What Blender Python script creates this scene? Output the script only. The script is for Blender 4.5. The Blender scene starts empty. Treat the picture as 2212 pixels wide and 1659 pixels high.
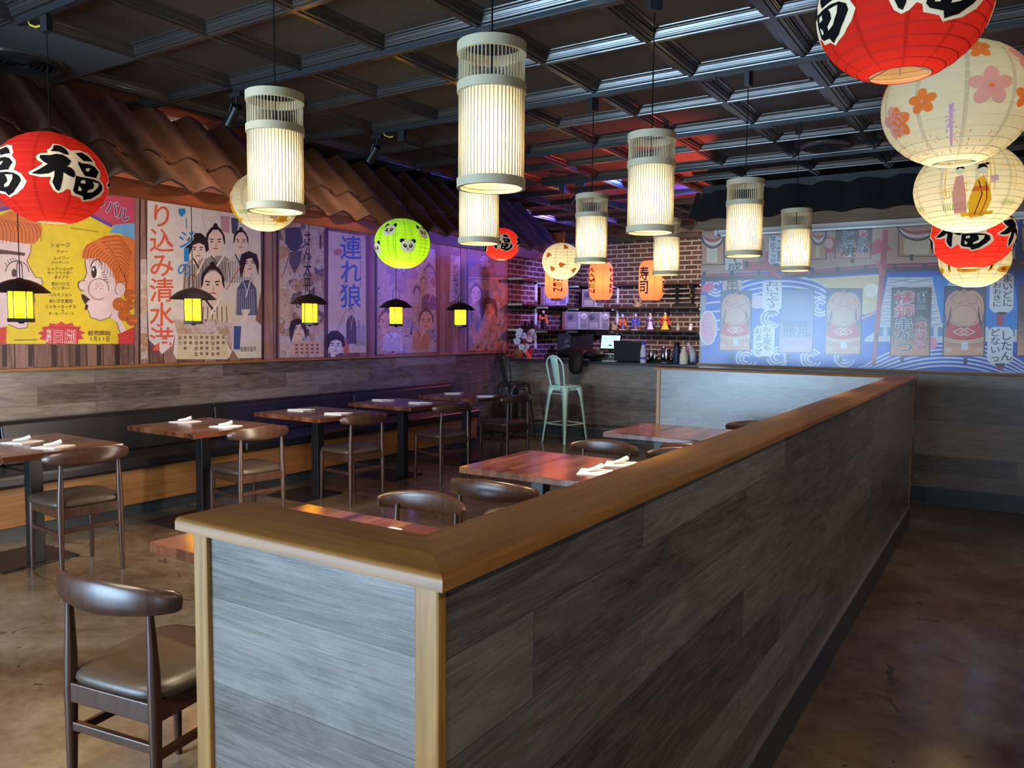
import bpy, bmesh, math, random
from math import sin, cos, pi, radians as R, atan2, asin, hypot
from mathutils import Vector, Matrix
random.seed(7)
SC = bpy.context.scene
COL = SC.collection

# ------------------------------------------------------------------ camera
F = 1696.6; PW, PH = 2212, 1659
YAW, PITCH, ROLL = 0.571098, -0.0702137, 0.0082582
fw = Vector((-sin(YAW)*cos(PITCH), cos(YAW)*cos(PITCH), sin(PITCH)))
rt = Vector((cos(YAW), sin(YAW), 0)); up = rt.cross(fw)
rt, up = cos(ROLL)*rt + sin(ROLL)*up, -sin(ROLL)*rt + cos(ROLL)*up
EYE = Vector((0, 0, 1.5))
cd = bpy.data.cameras.new('camera'); cam = bpy.data.objects.new('camera', cd); COL.objects.link(cam)
cd.sensor_fit = 'HORIZONTAL'; cd.sensor_width = 36; cd.lens = 36*F/PW; cd.clip_start = 0.05
m3 = Matrix((rt, up, -fw)).transposed()
cam.matrix_world = Matrix.Translation(EYE) @ m3.to_4x4()
SC.camera = cam

# ------------------------------------------------------------------ world, exposure, daylight
w = bpy.data.worlds.new('sky'); SC.world = w; w.use_nodes = True
w.node_tree.nodes['Background'].inputs[0].default_value = (.62, .78, 1, 1)
w.node_tree.nodes['Background'].inputs[1].default_value = 1.0
SC.view_settings.view_transform = 'Standard'; SC.view_settings.look = 'None'
SC.view_settings.exposure = 0.98; SC.view_settings.gamma = 1.0; SC.view_settings.use_curve_mapping = False
SC.cycles.max_bounces = 7; SC.cycles.diffuse_bounces = 3; SC.cycles.glossy_bounces = 3
SC.cycles.transmission_bounces = 4; SC.cycles.sample_clamp_indirect = 6.0
SC.cycles.use_denoising = True; SC.cycles.caustics_reflective = False; SC.cycles.caustics_refractive = False

def light(kind, loc, color, power, aim=None, **kw):
    d = bpy.data.lights.new('area_light' if kind == 'AREA' else 'bulb', kind); d.color = color; d.energy = power  # area lights serve the windows and the added strip; bulb also names added spots
    for k, v in kw.items(): setattr(d, k, v)
    o = bpy.data.objects.new(d.name, d); COL.objects.link(o); o.location = loc
    if aim is not None: o.rotation_euler = (Vector(aim)-Vector(loc)).to_track_quat('-Z', 'Y').to_euler()
    return o
# daylight entering by the shop-front windows behind the camera
for k in range(3):
    light('AREA', (-5.55+1.14*k, -3.93, 1.26), (.47, .73, 1), 128, (-5.55+1.14*k, 5, 1.26), shape='RECTANGLE', size=1.04, size_y=2.4)
light('AREA', (1.2, -3.93, 1.3), (.66, .82, 1), 24, (1.2, 5, 1.3), shape='RECTANGLE', size=.9, size_y=2.2)
# added warm fill strip, unseen behind the canopy fascia, to brighten the posters
light('AREA', (-4.82, 3.6, 2.585), (1, .84, .70), 62, (-6.1, 3.6, 1.75), shape='RECTANGLE', size=.04, size_y=8.4)
# added warm fill spots over the right-hand aisle, out of view, without fixtures
for y in (-1.2, .6, 2.6, 4.6): light('SPOT', (1.3, y, 2.86), (1, .78, .58), 24, (-.9, y+1.0, .3), spot_size=R(88), spot_blend=.8, shadow_soft_size=.06)
for x, y in ((-3.0, -.6), (-3.6, .3), (-2.6, .2)): light('SPOT', (x, y, 2.86), (1, .82, .62), 70, (x-.5, y+2.2, .2), spot_size=R(86), spot_blend=.8, shadow_soft_size=.06)  # more added warm fill, out of view above the near left side
light('SPOT', (-3.65, 6.82, 2.76), (1, .86, .70), 210, (-4.4, 9.8, .5), spot_size=R(74), spot_blend=.8, shadow_soft_size=.04)
for y in (3.164, 4.384): light('SPOT', (-4.08, y, 2.74), (1, .74, .50), 9, (-4.75, y, 2.25), spot_size=R(140), spot_blend=.9, shadow_soft_size=.03)
# coloured stage lights at the bar
light('SPOT', (-3.75, 11.1, 2.45), (.20, .14, 1), 290, (-6.25, 7.9, 2.25), spot_size=R(41), spot_blend=.8, shadow_soft_size=.12)
light('SPOT', (-4.3, 11.5, 2.62), (1, .2, .35), 70, (-6.2, 9.0, 1.5), spot_size=R(56), spot_blend=.7, shadow_soft_size=.1)
light('SPOT', (-3.3, 9.2, .9), (1, .09, .05), 210, (-3.2, 7.5, 2.93), spot_size=R(56), spot_blend=.7, shadow_soft_size=.04)
light('SPOT', (-2.82, 8.1, 2.80), (.05, .10, 1), 75, (-4.6, 7.5, 2.93), spot_size=R(120), spot_blend=.5, shadow_soft_size=.02)
light('SPOT', (-5.0, 9.9, 2.3), (.36, .22, 1), 110, (-6.2, 11.2, 1.7), spot_size=R(100), spot_blend=.7, shadow_soft_size=.05)
light('SPOT', (-4.0, 9.9, 2.5), (1, .82, .66), 120, (-4.4, 12, 1.7), spot_size=R(110), spot_blend=.8, shadow_soft_size=.08)  # added warm-white fill to brighten the brick back wall

# ------------------------------------------------------------------ measuring helpers (pixels of the photograph to places in the room)
def ray(px, py): return rt*((px-PW/2)/F) - up*((py-PH/2)/F) + fw
def onZ(px, py, z): d = ray(px, py); return EYE + d*((z-1.5)/d.z)
def onX(px, py, x): d = ray(px, py); return EYE + d*(x/d.x)
def onY(px, py, y): d = ray(px, py); return EYE + d*(y/d.y)

# ------------------------------------------------------------------ materials
def mat(name, color=(.5, .5, .5), rough=.5, metal=0., spec=.5, emit=0., ecol=None):
    m = bpy.data.materials.new(name); m.use_nodes = True
    b = m.node_tree.nodes['Principled BSDF']
    b.inputs['Base Color'].default_value = (*color, 1); b.inputs['Roughness'].default_value = rough
    b.inputs['Metallic'].default_value = metal; b.inputs['Specular IOR Level'].default_value = spec
    if emit: b.inputs['Emission Color'].default_value = (*(ecol or color), 1); b.inputs['Emission Strength'].default_value = emit
    return m
class NT:
    def __init__(s, m): s.t = m.node_tree; s.n = s.t.nodes; s.b = s.n['Principled BSDF']
    def add(s, typ, ins=None, **kw):
        n = s.n.new(typ)
        for k, v in kw.items(): setattr(n, k, v)
        for k, v in (ins or {}).items():
            if isinstance(v, bpy.types.NodeSocket): s.t.links.new(v, n.inputs[k])
            else: n.inputs[k].default_value = v
        return n
    def link(s, a, b): s.t.links.new(a, b)
    def math(s, op, a, b=0.): return s.add('ShaderNodeMath', {0: a, 1: b}, operation=op).outputs[0]
    def ramp(s, f, stops, interp='LINEAR'):
        n = s.add('ShaderNodeValToRGB', {0: f}); n.color_ramp.interpolation = interp
        e = n.color_ramp.elements
        while len(e) < len(stops): e.new(.5)
        for q, (p, c) in zip(e, stops): q.position = p; q.color = (*c, 1)
        return n.outputs[0]
    def mix(s, f, a, b, mode='MIX'):
        n = s.add('ShaderNodeMix', data_type='RGBA', blend_type=mode)
        for i, v in ((0, f), (6, a), (7, b)):
            if isinstance(v, bpy.types.NodeSocket): s.link(v, n.inputs[i])
            else: n.inputs[i].default_value = v if i == 0 else (*v, 1)
        return n.outputs[2]
    def noise(s, vec, scale, detail=4., rough=.55, dist=0.):
        return s.add('ShaderNodeTexNoise', {'Vector': vec, 'Scale': scale, 'Detail': detail, 'Roughness': rough, 'Distortion': dist}).outputs[0]
    def bump(s, h, st=.2, d=.01):
        s.link(s.add('ShaderNodeBump', {'Height': h, 'Strength': st, 'Distance': d}).outputs[0], s.b.inputs['Normal'])
    def wallvec(s):
        # position in the wall's own plane: along the wall, up the wall
        p = s.add('ShaderNodeNewGeometry').outputs['Position']
        q = s.add('ShaderNodeSeparateXYZ', {0: p}).outputs
        return s.add('ShaderNodeCombineXYZ', {0: s.math('ADD', q[0], q[1]), 1: q[2]}).outputs[0]
    def obj(s): return s.add('ShaderNodeTexCoord').outputs['Object']
    def scaled(s, v, sc): return s.add('ShaderNodeMapping', {'Vector': v, 'Scale': sc}).outputs[0]
    def color(s, c): s.link(c, s.b.inputs['Base Color'])
    def rough(s, c): s.link(c, s.b.inputs['Roughness'])

def laminate():
    m = mat('grey_oak_laminate', rough=.36, spec=.6); t = NT(m); v = t.wallvec()
    v = t.add('ShaderNodeVectorMath', {0: v, 1: (.33, .03, 0)}, operation='ADD').outputs[0]
    br = t.add('ShaderNodeTexBrick', {'Vector': v, 'Color1': (0, 0, 0, 1), 'Color2': (1, 1, 1, 1), 'Mortar': (.5, .5, .5, 1), 'Scale': 1., 'Mortar Size': .0006,
               'Brick Width': 1.22, 'Row Height': .152, 'Bias': 0.}, offset=.37, offset_frequency=2, squash=1.)
    tone = t.add('ShaderNodeSeparateColor', {0: br.outputs[0]}).outputs[0]
    sh = t.add('ShaderNodeVectorMath', {0: v, 1: t.add('ShaderNodeCombineXYZ', {0: t.math('MULTIPLY', tone, 9.), 1: t.math('MULTIPLY', tone, 5.)}).outputs[0]}, operation='ADD').outputs[0]
    g = t.noise(t.scaled(sh, (1.9, 66, 1)), 2.6, 10., .74, .6)
    g2 = t.noise(t.scaled(sh, (1.3, 8, 1)), 2.0, 5., .65, 1.8)
    f = t.math('ADD', t.math('ADD', t.math('MULTIPLY', g, .55), t.math('MULTIPLY', g2, .55)), t.math('MULTIPLY', t.math('SUBTRACT', tone, .5), .26))
    c = t.ramp(f, [(.30, (.034, .025, .020)), (.46, (.105, .082, .066)), (.60, (.185, .152, .126)), (.78, (.29, .25, .215))])
    t.color(t.mix(br.outputs[1], c, (.03, .028, .026))); t.bump(g, .12, .004)
    t.rough(t.math('ADD', t.math('MULTIPLY', g, .12), .20)); return m
def wood(name, stops, axis=0, sc=1., rough=.38, rings=1.):
    m = mat(name, rough=rough); t = NT(m); v = t.add('ShaderNodeNewGeometry').outputs['Position']
    s = [14*sc]*3; s[axis] = .9*sc
    g = t.noise(t.scaled(v, tuple(s)), 2., 6., .6, 1.2*rings)
    s2 = [60*sc]*3; s2[axis] = 3*sc
    h = t.noise(t.scaled(v, tuple(s2)), 2., 3., .6)
    f = t.math('ADD', t.math('MULTIPLY', g, .75), t.math('MULTIPLY', h, .25))
    t.color(t.ramp(f, stops)); t.bump(f, .08, .003); return m
def brickmat():
    m = mat('brick', rough=.85); t = NT(m); v = t.wallvec()
    wob = t.noise(v, 9., 2.); wv = t.add('ShaderNodeVectorMath', {0: v, 1: t.add('ShaderNodeCombineXYZ', {0: t.math('MULTIPLY', wob, .012), 1: t.math('MULTIPLY', wob, .012)}).outputs[0]}, operation='ADD').outputs[0]
    br = t.add('ShaderNodeTexBrick', {'Vector': wv, 'Color1': (.055, .026, .022, 1), 'Color2': (.15, .062, .047, 1), 'Mortar': (.42, .38, .345, 1), 'Scale': 1., 'Mortar Size': .0115,
               'Mortar Smooth': .25, 'Brick Width': .215, 'Row Height': .0745, 'Bias': -.1}, offset=.5)
    n = t.noise(v, 38., 5., .7)
    t.color(t.mix(t.math('MULTIPLY', n, .55), br.outputs[0], (.03, .02, .02), 'MULTIPLY'))
    t.bump(t.math('ADD', t.math('MULTIPLY', br.outputs[1], -1.), t.math('MULTIPLY', n, .35)), .9, .008); return m
def floormat():
    m = mat('stained_concrete', rough=.16, spec=.5); t = NT(m); v = t.add('ShaderNodeNewGeometry').outputs['Position']
    a = t.noise(v, .75, 6., .62, .8); b = t.noise(v, 3.6, 8., .7, .5); d = t.noise(t.scaled(v, (1, 1.4, 1)), 14., 6., .75)
    f = t.math('ADD', t.math('ADD', t.math('MULTIPLY', a, .55), t.math('MULTIPLY', b, .35)), t.math('MULTIPLY', d, .18))
    c = t.ramp(f, [(.34, (.036, .019, .010)), (.46, (.085, .050, .028)), (.55, (.140, .098, .062)), (.65, (.20, .165, .118)), (.8, (.29, .265, .22))])
    cr = t.add('ShaderNodeTexVoronoi', {'Vector': t.mix(.12, v, t.add('ShaderNodeTexNoise', {'Vector': v, 'Scale': 5.}).outputs[1]), 'Scale': 1.1}, feature='DISTANCE_TO_EDGE').outputs[0]
    ck = t.math('MULTIPLY', t.math('LESS_THAN', cr, .006), t.math('GREATER_THAN', b, .56))
    blot = t.math('GREATER_THAN', t.noise(t.scaled(v, (1, 3, 1)), 2.3, 6., .7), .665)
    t.color(t.mix(t.math('MULTIPLY', t.math('MAXIMUM', ck, blot), .75), c, (.018, .013, .009)))
    t.rough(t.ramp(t.noise(v, 5., 6., .7), [(.35, (.10,)*3), (.7, (.30,)*3)])); t.bump(d, .05, .004); return m
def butcher(name, stops):
    m = mat(name, rough=.17); t = NT(m); o = t.obj(); q = t.add('ShaderNodeSeparateXYZ', {0: o}).outputs
    v = t.add('ShaderNodeCombineXYZ', {0: q[1], 1: q[0]}).outputs[0]
    br = t.add('ShaderNodeTexBrick', {'Vector': v, 'Color1': (0, 0, 0, 1), 'Color2': (1, 1, 1, 1), 'Mortar': (0, 0, 0, 1), 'Scale': 1., 'Mortar Size': .0007, 'Brick Width': .62, 'Row Height': .047}, offset=.43)
    tone = t.add('ShaderNodeSeparateColor', {0: br.outputs[0]}).outputs[0]
    sh = t.add('ShaderNodeVectorMath', {0: o, 1: t.add('ShaderNodeCombineXYZ', {0: t.math('MULTIPLY', tone, 7.)}).outputs[0]}, operation='ADD').outputs[0]
    g = t.noise(t.scaled(sh, (30, 2.2, 30)), 1.6, 6., .62, 1.)
    t.color(t.ramp(t.math('ADD', t.math('MULTIPLY', tone, .45), t.math('MULTIPLY', g, .55)), stops)); return m
def paper(name, color, seams=10, glow=0., tr=.55, inner=None):
    m = bpy.data.materials.new(name); m.use_nodes = True; nt = m.node_tree; n = nt.nodes; n.clear()
    out = n.new('ShaderNodeOutputMaterial'); df = n.new('ShaderNodeBsdfDiffuse'); tl = n.new('ShaderNodeBsdfTranslucent'); mx = n.new('ShaderNodeMixShader')
    mx.inputs[0].default_value = tr
    class Q(NT):
        def __init__(s): s.t = nt; s.n = n
    t = Q(); c = None
    if seams:
        q = t.add('ShaderNodeSeparateXYZ', {0: t.add('ShaderNodeTexCoord').outputs['Object']}).outputs
        an = t.math('FRACT', t.math('MULTIPLY', t.math('ADD', t.math('ARCTAN2', q[1], q[0]), 3.3), seams/(2*pi)))
        wr = t.noise(t.scaled(t.add('ShaderNodeTexCoord').outputs['Object'], (6, 6, 60)), 1.5, 3.)
        base = t.mix(t.math('MULTIPLY', wr, .35), color, tuple(.6*k for k in color))
        c = t.mix(t.math('MULTIPLY', t.math('LESS_THAN', an, .10), .5), base, tuple(.45*k for k in color))
    if inner:                                           # the paper is printed on its outside only
        c = t.mix(t.add('ShaderNodeNewGeometry').outputs['Backfacing'], c, inner)
    for s in (df, tl):
        if c is not None: nt.links.new(c, s.inputs[0])
        else: s.inputs[0].default_value = (*color, 1)
    nt.links.new(df.outputs[0], mx.inputs[1]); nt.links.new(tl.outputs[0], mx.inputs[2])
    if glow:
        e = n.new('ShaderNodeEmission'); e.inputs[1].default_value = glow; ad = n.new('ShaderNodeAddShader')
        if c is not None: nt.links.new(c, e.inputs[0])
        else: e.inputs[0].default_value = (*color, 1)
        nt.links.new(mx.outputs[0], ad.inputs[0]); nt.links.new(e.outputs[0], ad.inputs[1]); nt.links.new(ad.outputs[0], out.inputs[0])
    else: nt.links.new(mx.outputs[0], out.inputs[0])
    return m
def printmat(name, rough, wear=.25, spec=.5):
    m = mat(name, rough=rough, spec=spec); t = NT(m)
    a = t.add('ShaderNodeAttribute', attribute_name='Col').outputs[0]
    g = t.noise(t.wallvec(), 9., 6., .7, .6)
    t.color(t.mix(t.ramp(g, [(.35, (wear,)*3), (.6, (0,)*3)]), a, (.5, .44, .38), 'MULTIPLY')); return m
def collage(name, sc, stops, seed, ink=.5):
    m = mat(name, rough=.45); t = NT(m)
    v = t.add('ShaderNodeVectorMath', {0: t.wallvec(), 1: (seed*3.7, seed*1.9, 0)}, operation='ADD').outputs[0]
    wv = t.mix(.16, v, t.add('ShaderNodeTexNoise', {'Vector': v, 'Scale': 3.5*sc, 'Detail': 3.}).outputs[1])
    vo = t.add('ShaderNodeTexVoronoi', {'Vector': wv, 'Scale': 5.5*sc}).outputs[1]
    c = t.ramp(t.add('ShaderNodeSeparateColor', {0: vo}).outputs[0], stops, 'CONSTANT')
    ln = t.noise(t.scaled(wv, (1.6, 1, 1)), 9.*sc, 6., .75, 1.8)
    band = t.math('LESS_THAN', t.math('ABSOLUTE', t.math('SUBTRACT', ln, .5)), .028*ink)
    blk = t.math('GREATER_THAN', t.noise(wv, 4.2*sc, 5., .65, 1.), .60+.06*(1-ink))
    g = t.noise(v, 26., 4., .6)
    c = t.mix(t.math('MULTIPLY', g, .5), c, (.75, .62, .52), 'MULTIPLY')
    t.color(t.mix(t.math('MAXIMUM', band, t.math('MULTIPLY', blk, .92)), c, (.035, .026, .035))); return m
M = {}
M['lam'] = laminate(); M['brick'] = brickmat(); M['floor'] = floormat()
PINE = [(.25, (.20, .088, .020)), (.5, (.36, .172, .045)), (.75, (.50, .27, .085))]
CAP = [(.25, (.16, .062, .012)), (.5, (.31, .132, .027)), (.75, (.45, .215, .052))]
M['capx'] = wood('oak_cap', CAP, 0, 1., .46); M['capy'] = wood('oak_cap_long', CAP, 1, 1., .46); M['pinez'] = wood('pine_trim', PINE, 2)
M['walnut'] = wood('dark_walnut', [(.25, (.022, .010, .006)), (.5, (.050, .022, .013)), (.8, (.085, .040, .024))], 2, 1.4, .3)
M['ply'] = wood('stained_plywood', [(.25, (.19, .075, .018)), (.5, (.30, .125, .034)), (.8, (.40, .20, .065))], 1, .6, .45)
M['fascia'] = wood('red_brown_fascia', [(.25, (.30, .060, .016)), (.5, (.46, .105, .028)), (.8, (.56, .17, .05))], 1, 1., .5)
M['beam'] = wood('weathered_beam', [(.25, (.09, .05, .022)), (.5, (.19, .115, .052)), (.8, (.28, .18, .085))], 0, 1., .6)
M['table'] = butcher('walnut_butcher_block', [(.2, (.042, .013, .006)), (.45, (.105, .033, .014)), (.62, (.155, .055, .022)), (.8, (.25, .105, .045))])
M['ceil'] = mat('charcoal_ceiling_panel', (.045, .040, .036), .22, 0., .7)
M['blackmetal'] = mat('black_metal', (.012, .012, .013), .4, .3)
M['track'] = mat('track_black', (.03, .032, .036), .38, .2)
M['vinyl'] = mat('black_vinyl', (.012, .011, .013), .36)
M['leather'] = mat('brown_leather', (.052, .036, .024), .40)
M['tile'] = mat('dark_base_tile', (.035, .042, .044), .35)
M['grout'] = mat('pale_grout', (.30, .29, .27), .8)
M['alu'] = mat('dull_aluminium', (.38, .38, .38), .4, .8)
M['white'] = mat('white_plastic', (.72, .72, .72), .4)
M['bamboo'] = mat('pale_bamboo', (.50, .44, .29), .5, 0., .3)
M['cord'] = mat('black_cord', (.008, .008, .008), .7, 0., .08)
M['steel'] = mat('polished_steel', (.55, .55, .56), .12, 1.)
M['plaster'] = mat('grey_plaster', (.25, .25, .25), .8)
M['napkin'] = mat('white_napkin', (.78, .76, .74), .8)
M['linerpaper'] = paper('lamp_liner', (.93, .90, .84), 0, .0, .6)
M['amber'] = paper('amber_glass', (.98, .62, .03), 0, .35, .75)
M['bulb'] = mat('frosted_bulb', (1, .9, .7), .5, emit=5., ecol=(1, .80, .45))
for k, c in dict(mint=(.44, .72, .67), gunmetal=(.030, .027, .025), black=(.006, .006, .006), darkcloth=(.012, .011, .012), red=(.5, .03, .02), orange=(.75, .13, .02), blue=(.03, .06, .5), cream=(.72, .66, .5),
                 gold=(.6, .33, .03), skin=(.7, .5, .4), purple=(.13, .05, .12), pink=(.75, .3, .3), sage=(.3, .32, .28), driftwood=(.36, .24, .11), navy=(.012, .022, .07), yellow=(.7, .5, .05), brownwood=(.13, .045, .018), greyacryl=(.09, .09, .11), lilac=(.55, .5, .72), stem=(.07, .16, .03), pot=(.22, .16, .10)).items():
    M[k] = mat('matte_'+k, c, .38 if k in ('mint', 'gunmetal') else .55, .2 if k == 'gunmetal' else 0., .2 if k in ('black', 'darkcloth') else .5)

# ------------------------------------------------------------------ mesh helpers
class MB:
    def __init__(s): s.v = []; s.f = []; s.mi = []; s.sm = []; s.cur = 0; s.M = None
    def P(s, p):
        p = Vector(p); p = s.M @ p if s.M is not None else p
        s.v.append(tuple(p)); return len(s.v)-1
    def face(s, idx, smooth=False): s.f.append(tuple(idx)); s.mi.append(s.cur); s.sm.append(smooth)
    def ngon(s, pts): s.face([s.P(p) for p in pts])
    def box(s, x0, x1, y0, y1, z0, z1):
        i = [s.P(p) for p in ((x0, y0, z0), (x1, y0, z0), (x1, y1, z0), (x0, y1, z0), (x0, y0, z1), (x1, y0, z1), (x1, y1, z1), (x0, y1, z1))]
        for f in ((0, 3, 2, 1), (4, 5, 6, 7), (0, 1, 5, 4), (1, 2, 6, 5), (2, 3, 7, 6), (3, 0, 4, 7)): s.face([i[k] for k in f])
        return s
    def cbox(s, c, d): return s.box(c[0]-d[0]/2, c[0]+d[0]/2, c[1]-d[1]/2, c[1]+d[1]/2, c[2]-d[2]/2, c[2]+d[2]/2)
    def lathe(s, prof, n=24, c=(0, 0, 0), cap0=False, cap1=False):
        rings = []
        for r, z in prof: rings.append([s.P((c[0]+r*cos(2*pi*k/n), c[1]+r*sin(2*pi*k/n), c[2]+z)) for k in range(n)])
        for a, b in zip(rings, rings[1:]):
            for k in range(n): s.face((a[k], a[(k+1) % n], b[(k+1) % n], b[k]), True)
        if cap0: s.face(rings[0][::-1])
        if cap1: s.face(rings[-1])
        return s
    def tube(s, pts, r, n=8, closed=False, cap=True, sect=None):
        pts = [Vector(p) for p in pts]; L = len(pts); rings = []
        rr = r if isinstance(r, (list, tuple)) else [r]*L
        d0 = (pts[1]-pts[0]).normalized(); u = Vector((0, 0, 1)) if abs(d0.z) < .9 else Vector((1, 0, 0))
        for i, p in enumerate(pts):
            a = pts[(i-1) % L] if (i or closed) else p; b = pts[(i+1) % L] if (i < L-1 or closed) else p
            d = (b-a).normalized(); u = (u-d*u.dot(d)).normalized(); q = d.cross(u)
            if sect: ring = [s.P(p+q*x*sect[i][0]+u*y*sect[i][1]) for x, y in ((cos(2*pi*k/n), sin(2*pi*k/n)) for k in range(n))]
            else: ring = [s.P(p+(q*cos(2*pi*k/n)+u*sin(2*pi*k/n))*rr[i]) for k in range(n)]
            rings.append(ring)
        prs = list(zip(rings, rings[1:]))+([(rings[-1], rings[0])] if closed else [])
        for a, b in prs:
            for k in range(n): s.face((a[k], a[(k+1) % n], b[(k+1) % n], b[k]), True)
        if cap and not closed: s.face(rings[0][::-1]); s.face(rings[-1])
        return s
    def prism(s, pts, lo, hi, axis=2):
        def g(a, b, c): return (a, b, c) if axis == 2 else ((c, a, b) if axis == 0 else (a, c, b))
        A = [s.P(g(a, b, lo)) for a, b in pts]; B = [s.P(g(a, b, hi)) for a, b in pts]; n = len(pts)
        s.face(A[::-1]); s.face(B)
        for k in range(n): s.face((A[k], A[(k+1) % n], B[(k+1) % n], B[k]))
        return s
    def sphere(s, c, r, n=12, m=8, sc=(1, 1, 1)):
        old = s.M; t = Matrix.Translation(c) @ Matrix.Diagonal((*sc, 1)); s.M = old @ t if old is not None else t
        s.lathe([(max(r*sin(pi*k/m), 1e-5), -r*cos(pi*k/m)) for k in range(m+1)], n); s.M = old; return s
    def build(s, name, m, parent=None, bevel=0., fix=True, loc=None, seg=2, angle=.6):
        me = bpy.data.meshes.new(name); me.from_pydata(s.v, [], s.f)
        for q in (m if isinstance(m, (list, tuple)) else [m]): me.materials.append(q)
        me.polygons.foreach_set('material_index', s.mi)
        if any(s.sm): me.shade_smooth()
        if fix:
            bm = bmesh.new(); bm.from_mesh(me); bmesh.ops.recalc_face_normals(bm, faces=bm.faces); bm.to_mesh(me); bm.free()
        if any(s.sm): me.set_sharp_from_angle(angle=angle)
        o = bpy.data.objects.new(name, me); COL.objects.link(o)
        if parent is not None: o.parent = parent
        if loc: o.location = loc
        if bevel:
            b = o.modifiers.new('bevel', 'BEVEL'); b.width = bevel; b.segments = seg; b.limit_method = 'ANGLE'; b.angle_limit = R(40)
        return o
def tag(o, label, cat, group=None):
    o['label'] = label; o['category'] = cat
    if group: o['group'] = group
    return o
def thing(name, label, cat, loc=(0, 0, 0), rz=0., group=None):
    o = bpy.data.objects.new(name, None); COL.objects.link(o); o.empty_display_size = .1
    o.location = loc; o.rotation_euler = (0, 0, rz); return tag(o, label, cat, group)
def struct(o): o['kind'] = 'structure'; return o
def dup(root, loc, rz=0., label=None):
    r = root.copy(); COL.objects.link(r); r.location = loc; r.rotation_euler = (0, 0, rz)
    if label: r['label'] = label
    def kids(a, b):
        for ch in a.children:
            c = ch.copy(); COL.objects.link(c); c.parent = b; kids(ch, c)
    kids(root, r); return r

# ------------------------------------------------------------------ lettering: outlines of single characters, each in a cell of 1 by 1
GL = {}
def glyphs(chars, off=0.):
    todo = [c for c in dict.fromkeys(chars) if (c, off) not in GL and c.strip()]
    cu = bpy.data.curves.new('letters', 'FONT'); cu.resolution_u = 3; cu.offset = off; ob = bpy.data.objects.new('letters', cu); COL.objects.link(ob)
    for c in todo:
        cu.body = c
        me = bpy.data.meshes.new_from_object(ob.evaluated_get(bpy.context.evaluated_depsgraph_get()))
        xs = [v.co.x for v in me.vertices] or [0, 1]; cx = (min(xs)+max(xs))/2
        wide = ord(c) > 0x2e80
        GL[(c, off)] = ([((v.co.x-cx+.5) if not wide else v.co.x-cx*.35+.175, (v.co.y+.09)/.96) for v in me.vertices], [tuple(p.vertices) for p in me.polygons])
        bpy.data.meshes.remove(me)
    bpy.data.objects.remove(ob); bpy.data.curves.remove(cu)
BOLD, OUT = .010, .042
glyphs('ショージチャレイハリケッドクサフラダアナ荒川つとむンタルオォあいざき進也ミキカチス&ポェエ有楽町日劇前売開始7月31バ込み清水港の連れ狼さデブ大西部劇場昭和監督坂昌平太郎協力美術音', BOLD)
glyphs('り串おいでやすお土産もまっせ横綱かつボリュームまいどにきしたんなの味と焼国禁止てっ二度千成熊荒級め寿司RAMEN', BOLD)
glyphs('横綱串かつボリュームまいどにおきしたんなの味と焼国級日劇有楽町寿司カーニバルンめ', OUT)
# ------------------------------------------------------------------ the room
CZ = 2.934; XL, XR, YR, YB, YM, XM = -6.3, 2.5, -4.0, 12.0, 7.72, -2.71
def bx(name, m, *b): return struct(MB().box(*b).build(name, m))
bx('floor', M['floor'], XL-.1, XR+.1, YR-.1, YB+.1, -.1, 0)
bx('wall_left', M['lam'], XL-.1, XL, YR-.1, 9.62, 0, CZ)
bx('wall_bar_left', M['brick'], XL-.1, XL, 9.62, YB, 0, CZ)
bx('wall_back', M['brick'], XL-.1, XM, YB, YB+.1, 0, CZ)
bx('wall_right', M['plaster'], XR, XR+.1, YR-.1, YM, 0, CZ)
bx('wall_mural', M['lam'], XM, XR+.1, YM, YB+.1, 0, CZ)
w = MB()                                                # shop-front wall behind the camera, with openings
w.box(XL-.1, -6.15, YR-.12, YR, 0, CZ).box(-1.5, .7, YR-.12, YR, 0, CZ).box(1.7, XR+.1, YR-.12, YR, 0, CZ)
w.box(-6.15, -1.5, YR-.12, YR, 2.45, CZ).box(-6.15, -1.5, YR-.12, YR, 0, .18).box(.7, 1.7, YR-.12, YR, 2.45, CZ).box(.7, 1.7, YR-.12, YR, 0, .18)
struct(w.build('wall_rear', M['plaster']))
for n, (x0, x1, k) in enumerate(((-6.15, -1.5, 4), (.7, 1.7, 1))):
    f = MB(); s = (x1-x0)/k
    for i in range(k+1): f.box(max(x0, x0+i*s-.03), min(x1, x0+i*s+.03), YR-.09, YR-.03, .18, 2.45)
    f.box(x0, x1, YR-.09, YR-.03, .18, .24).box(x0, x1, YR-.09, YR-.03, 2.39, 2.45)
    struct(f.build('window_%d' % (n+1), M['blackmetal']))
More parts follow.
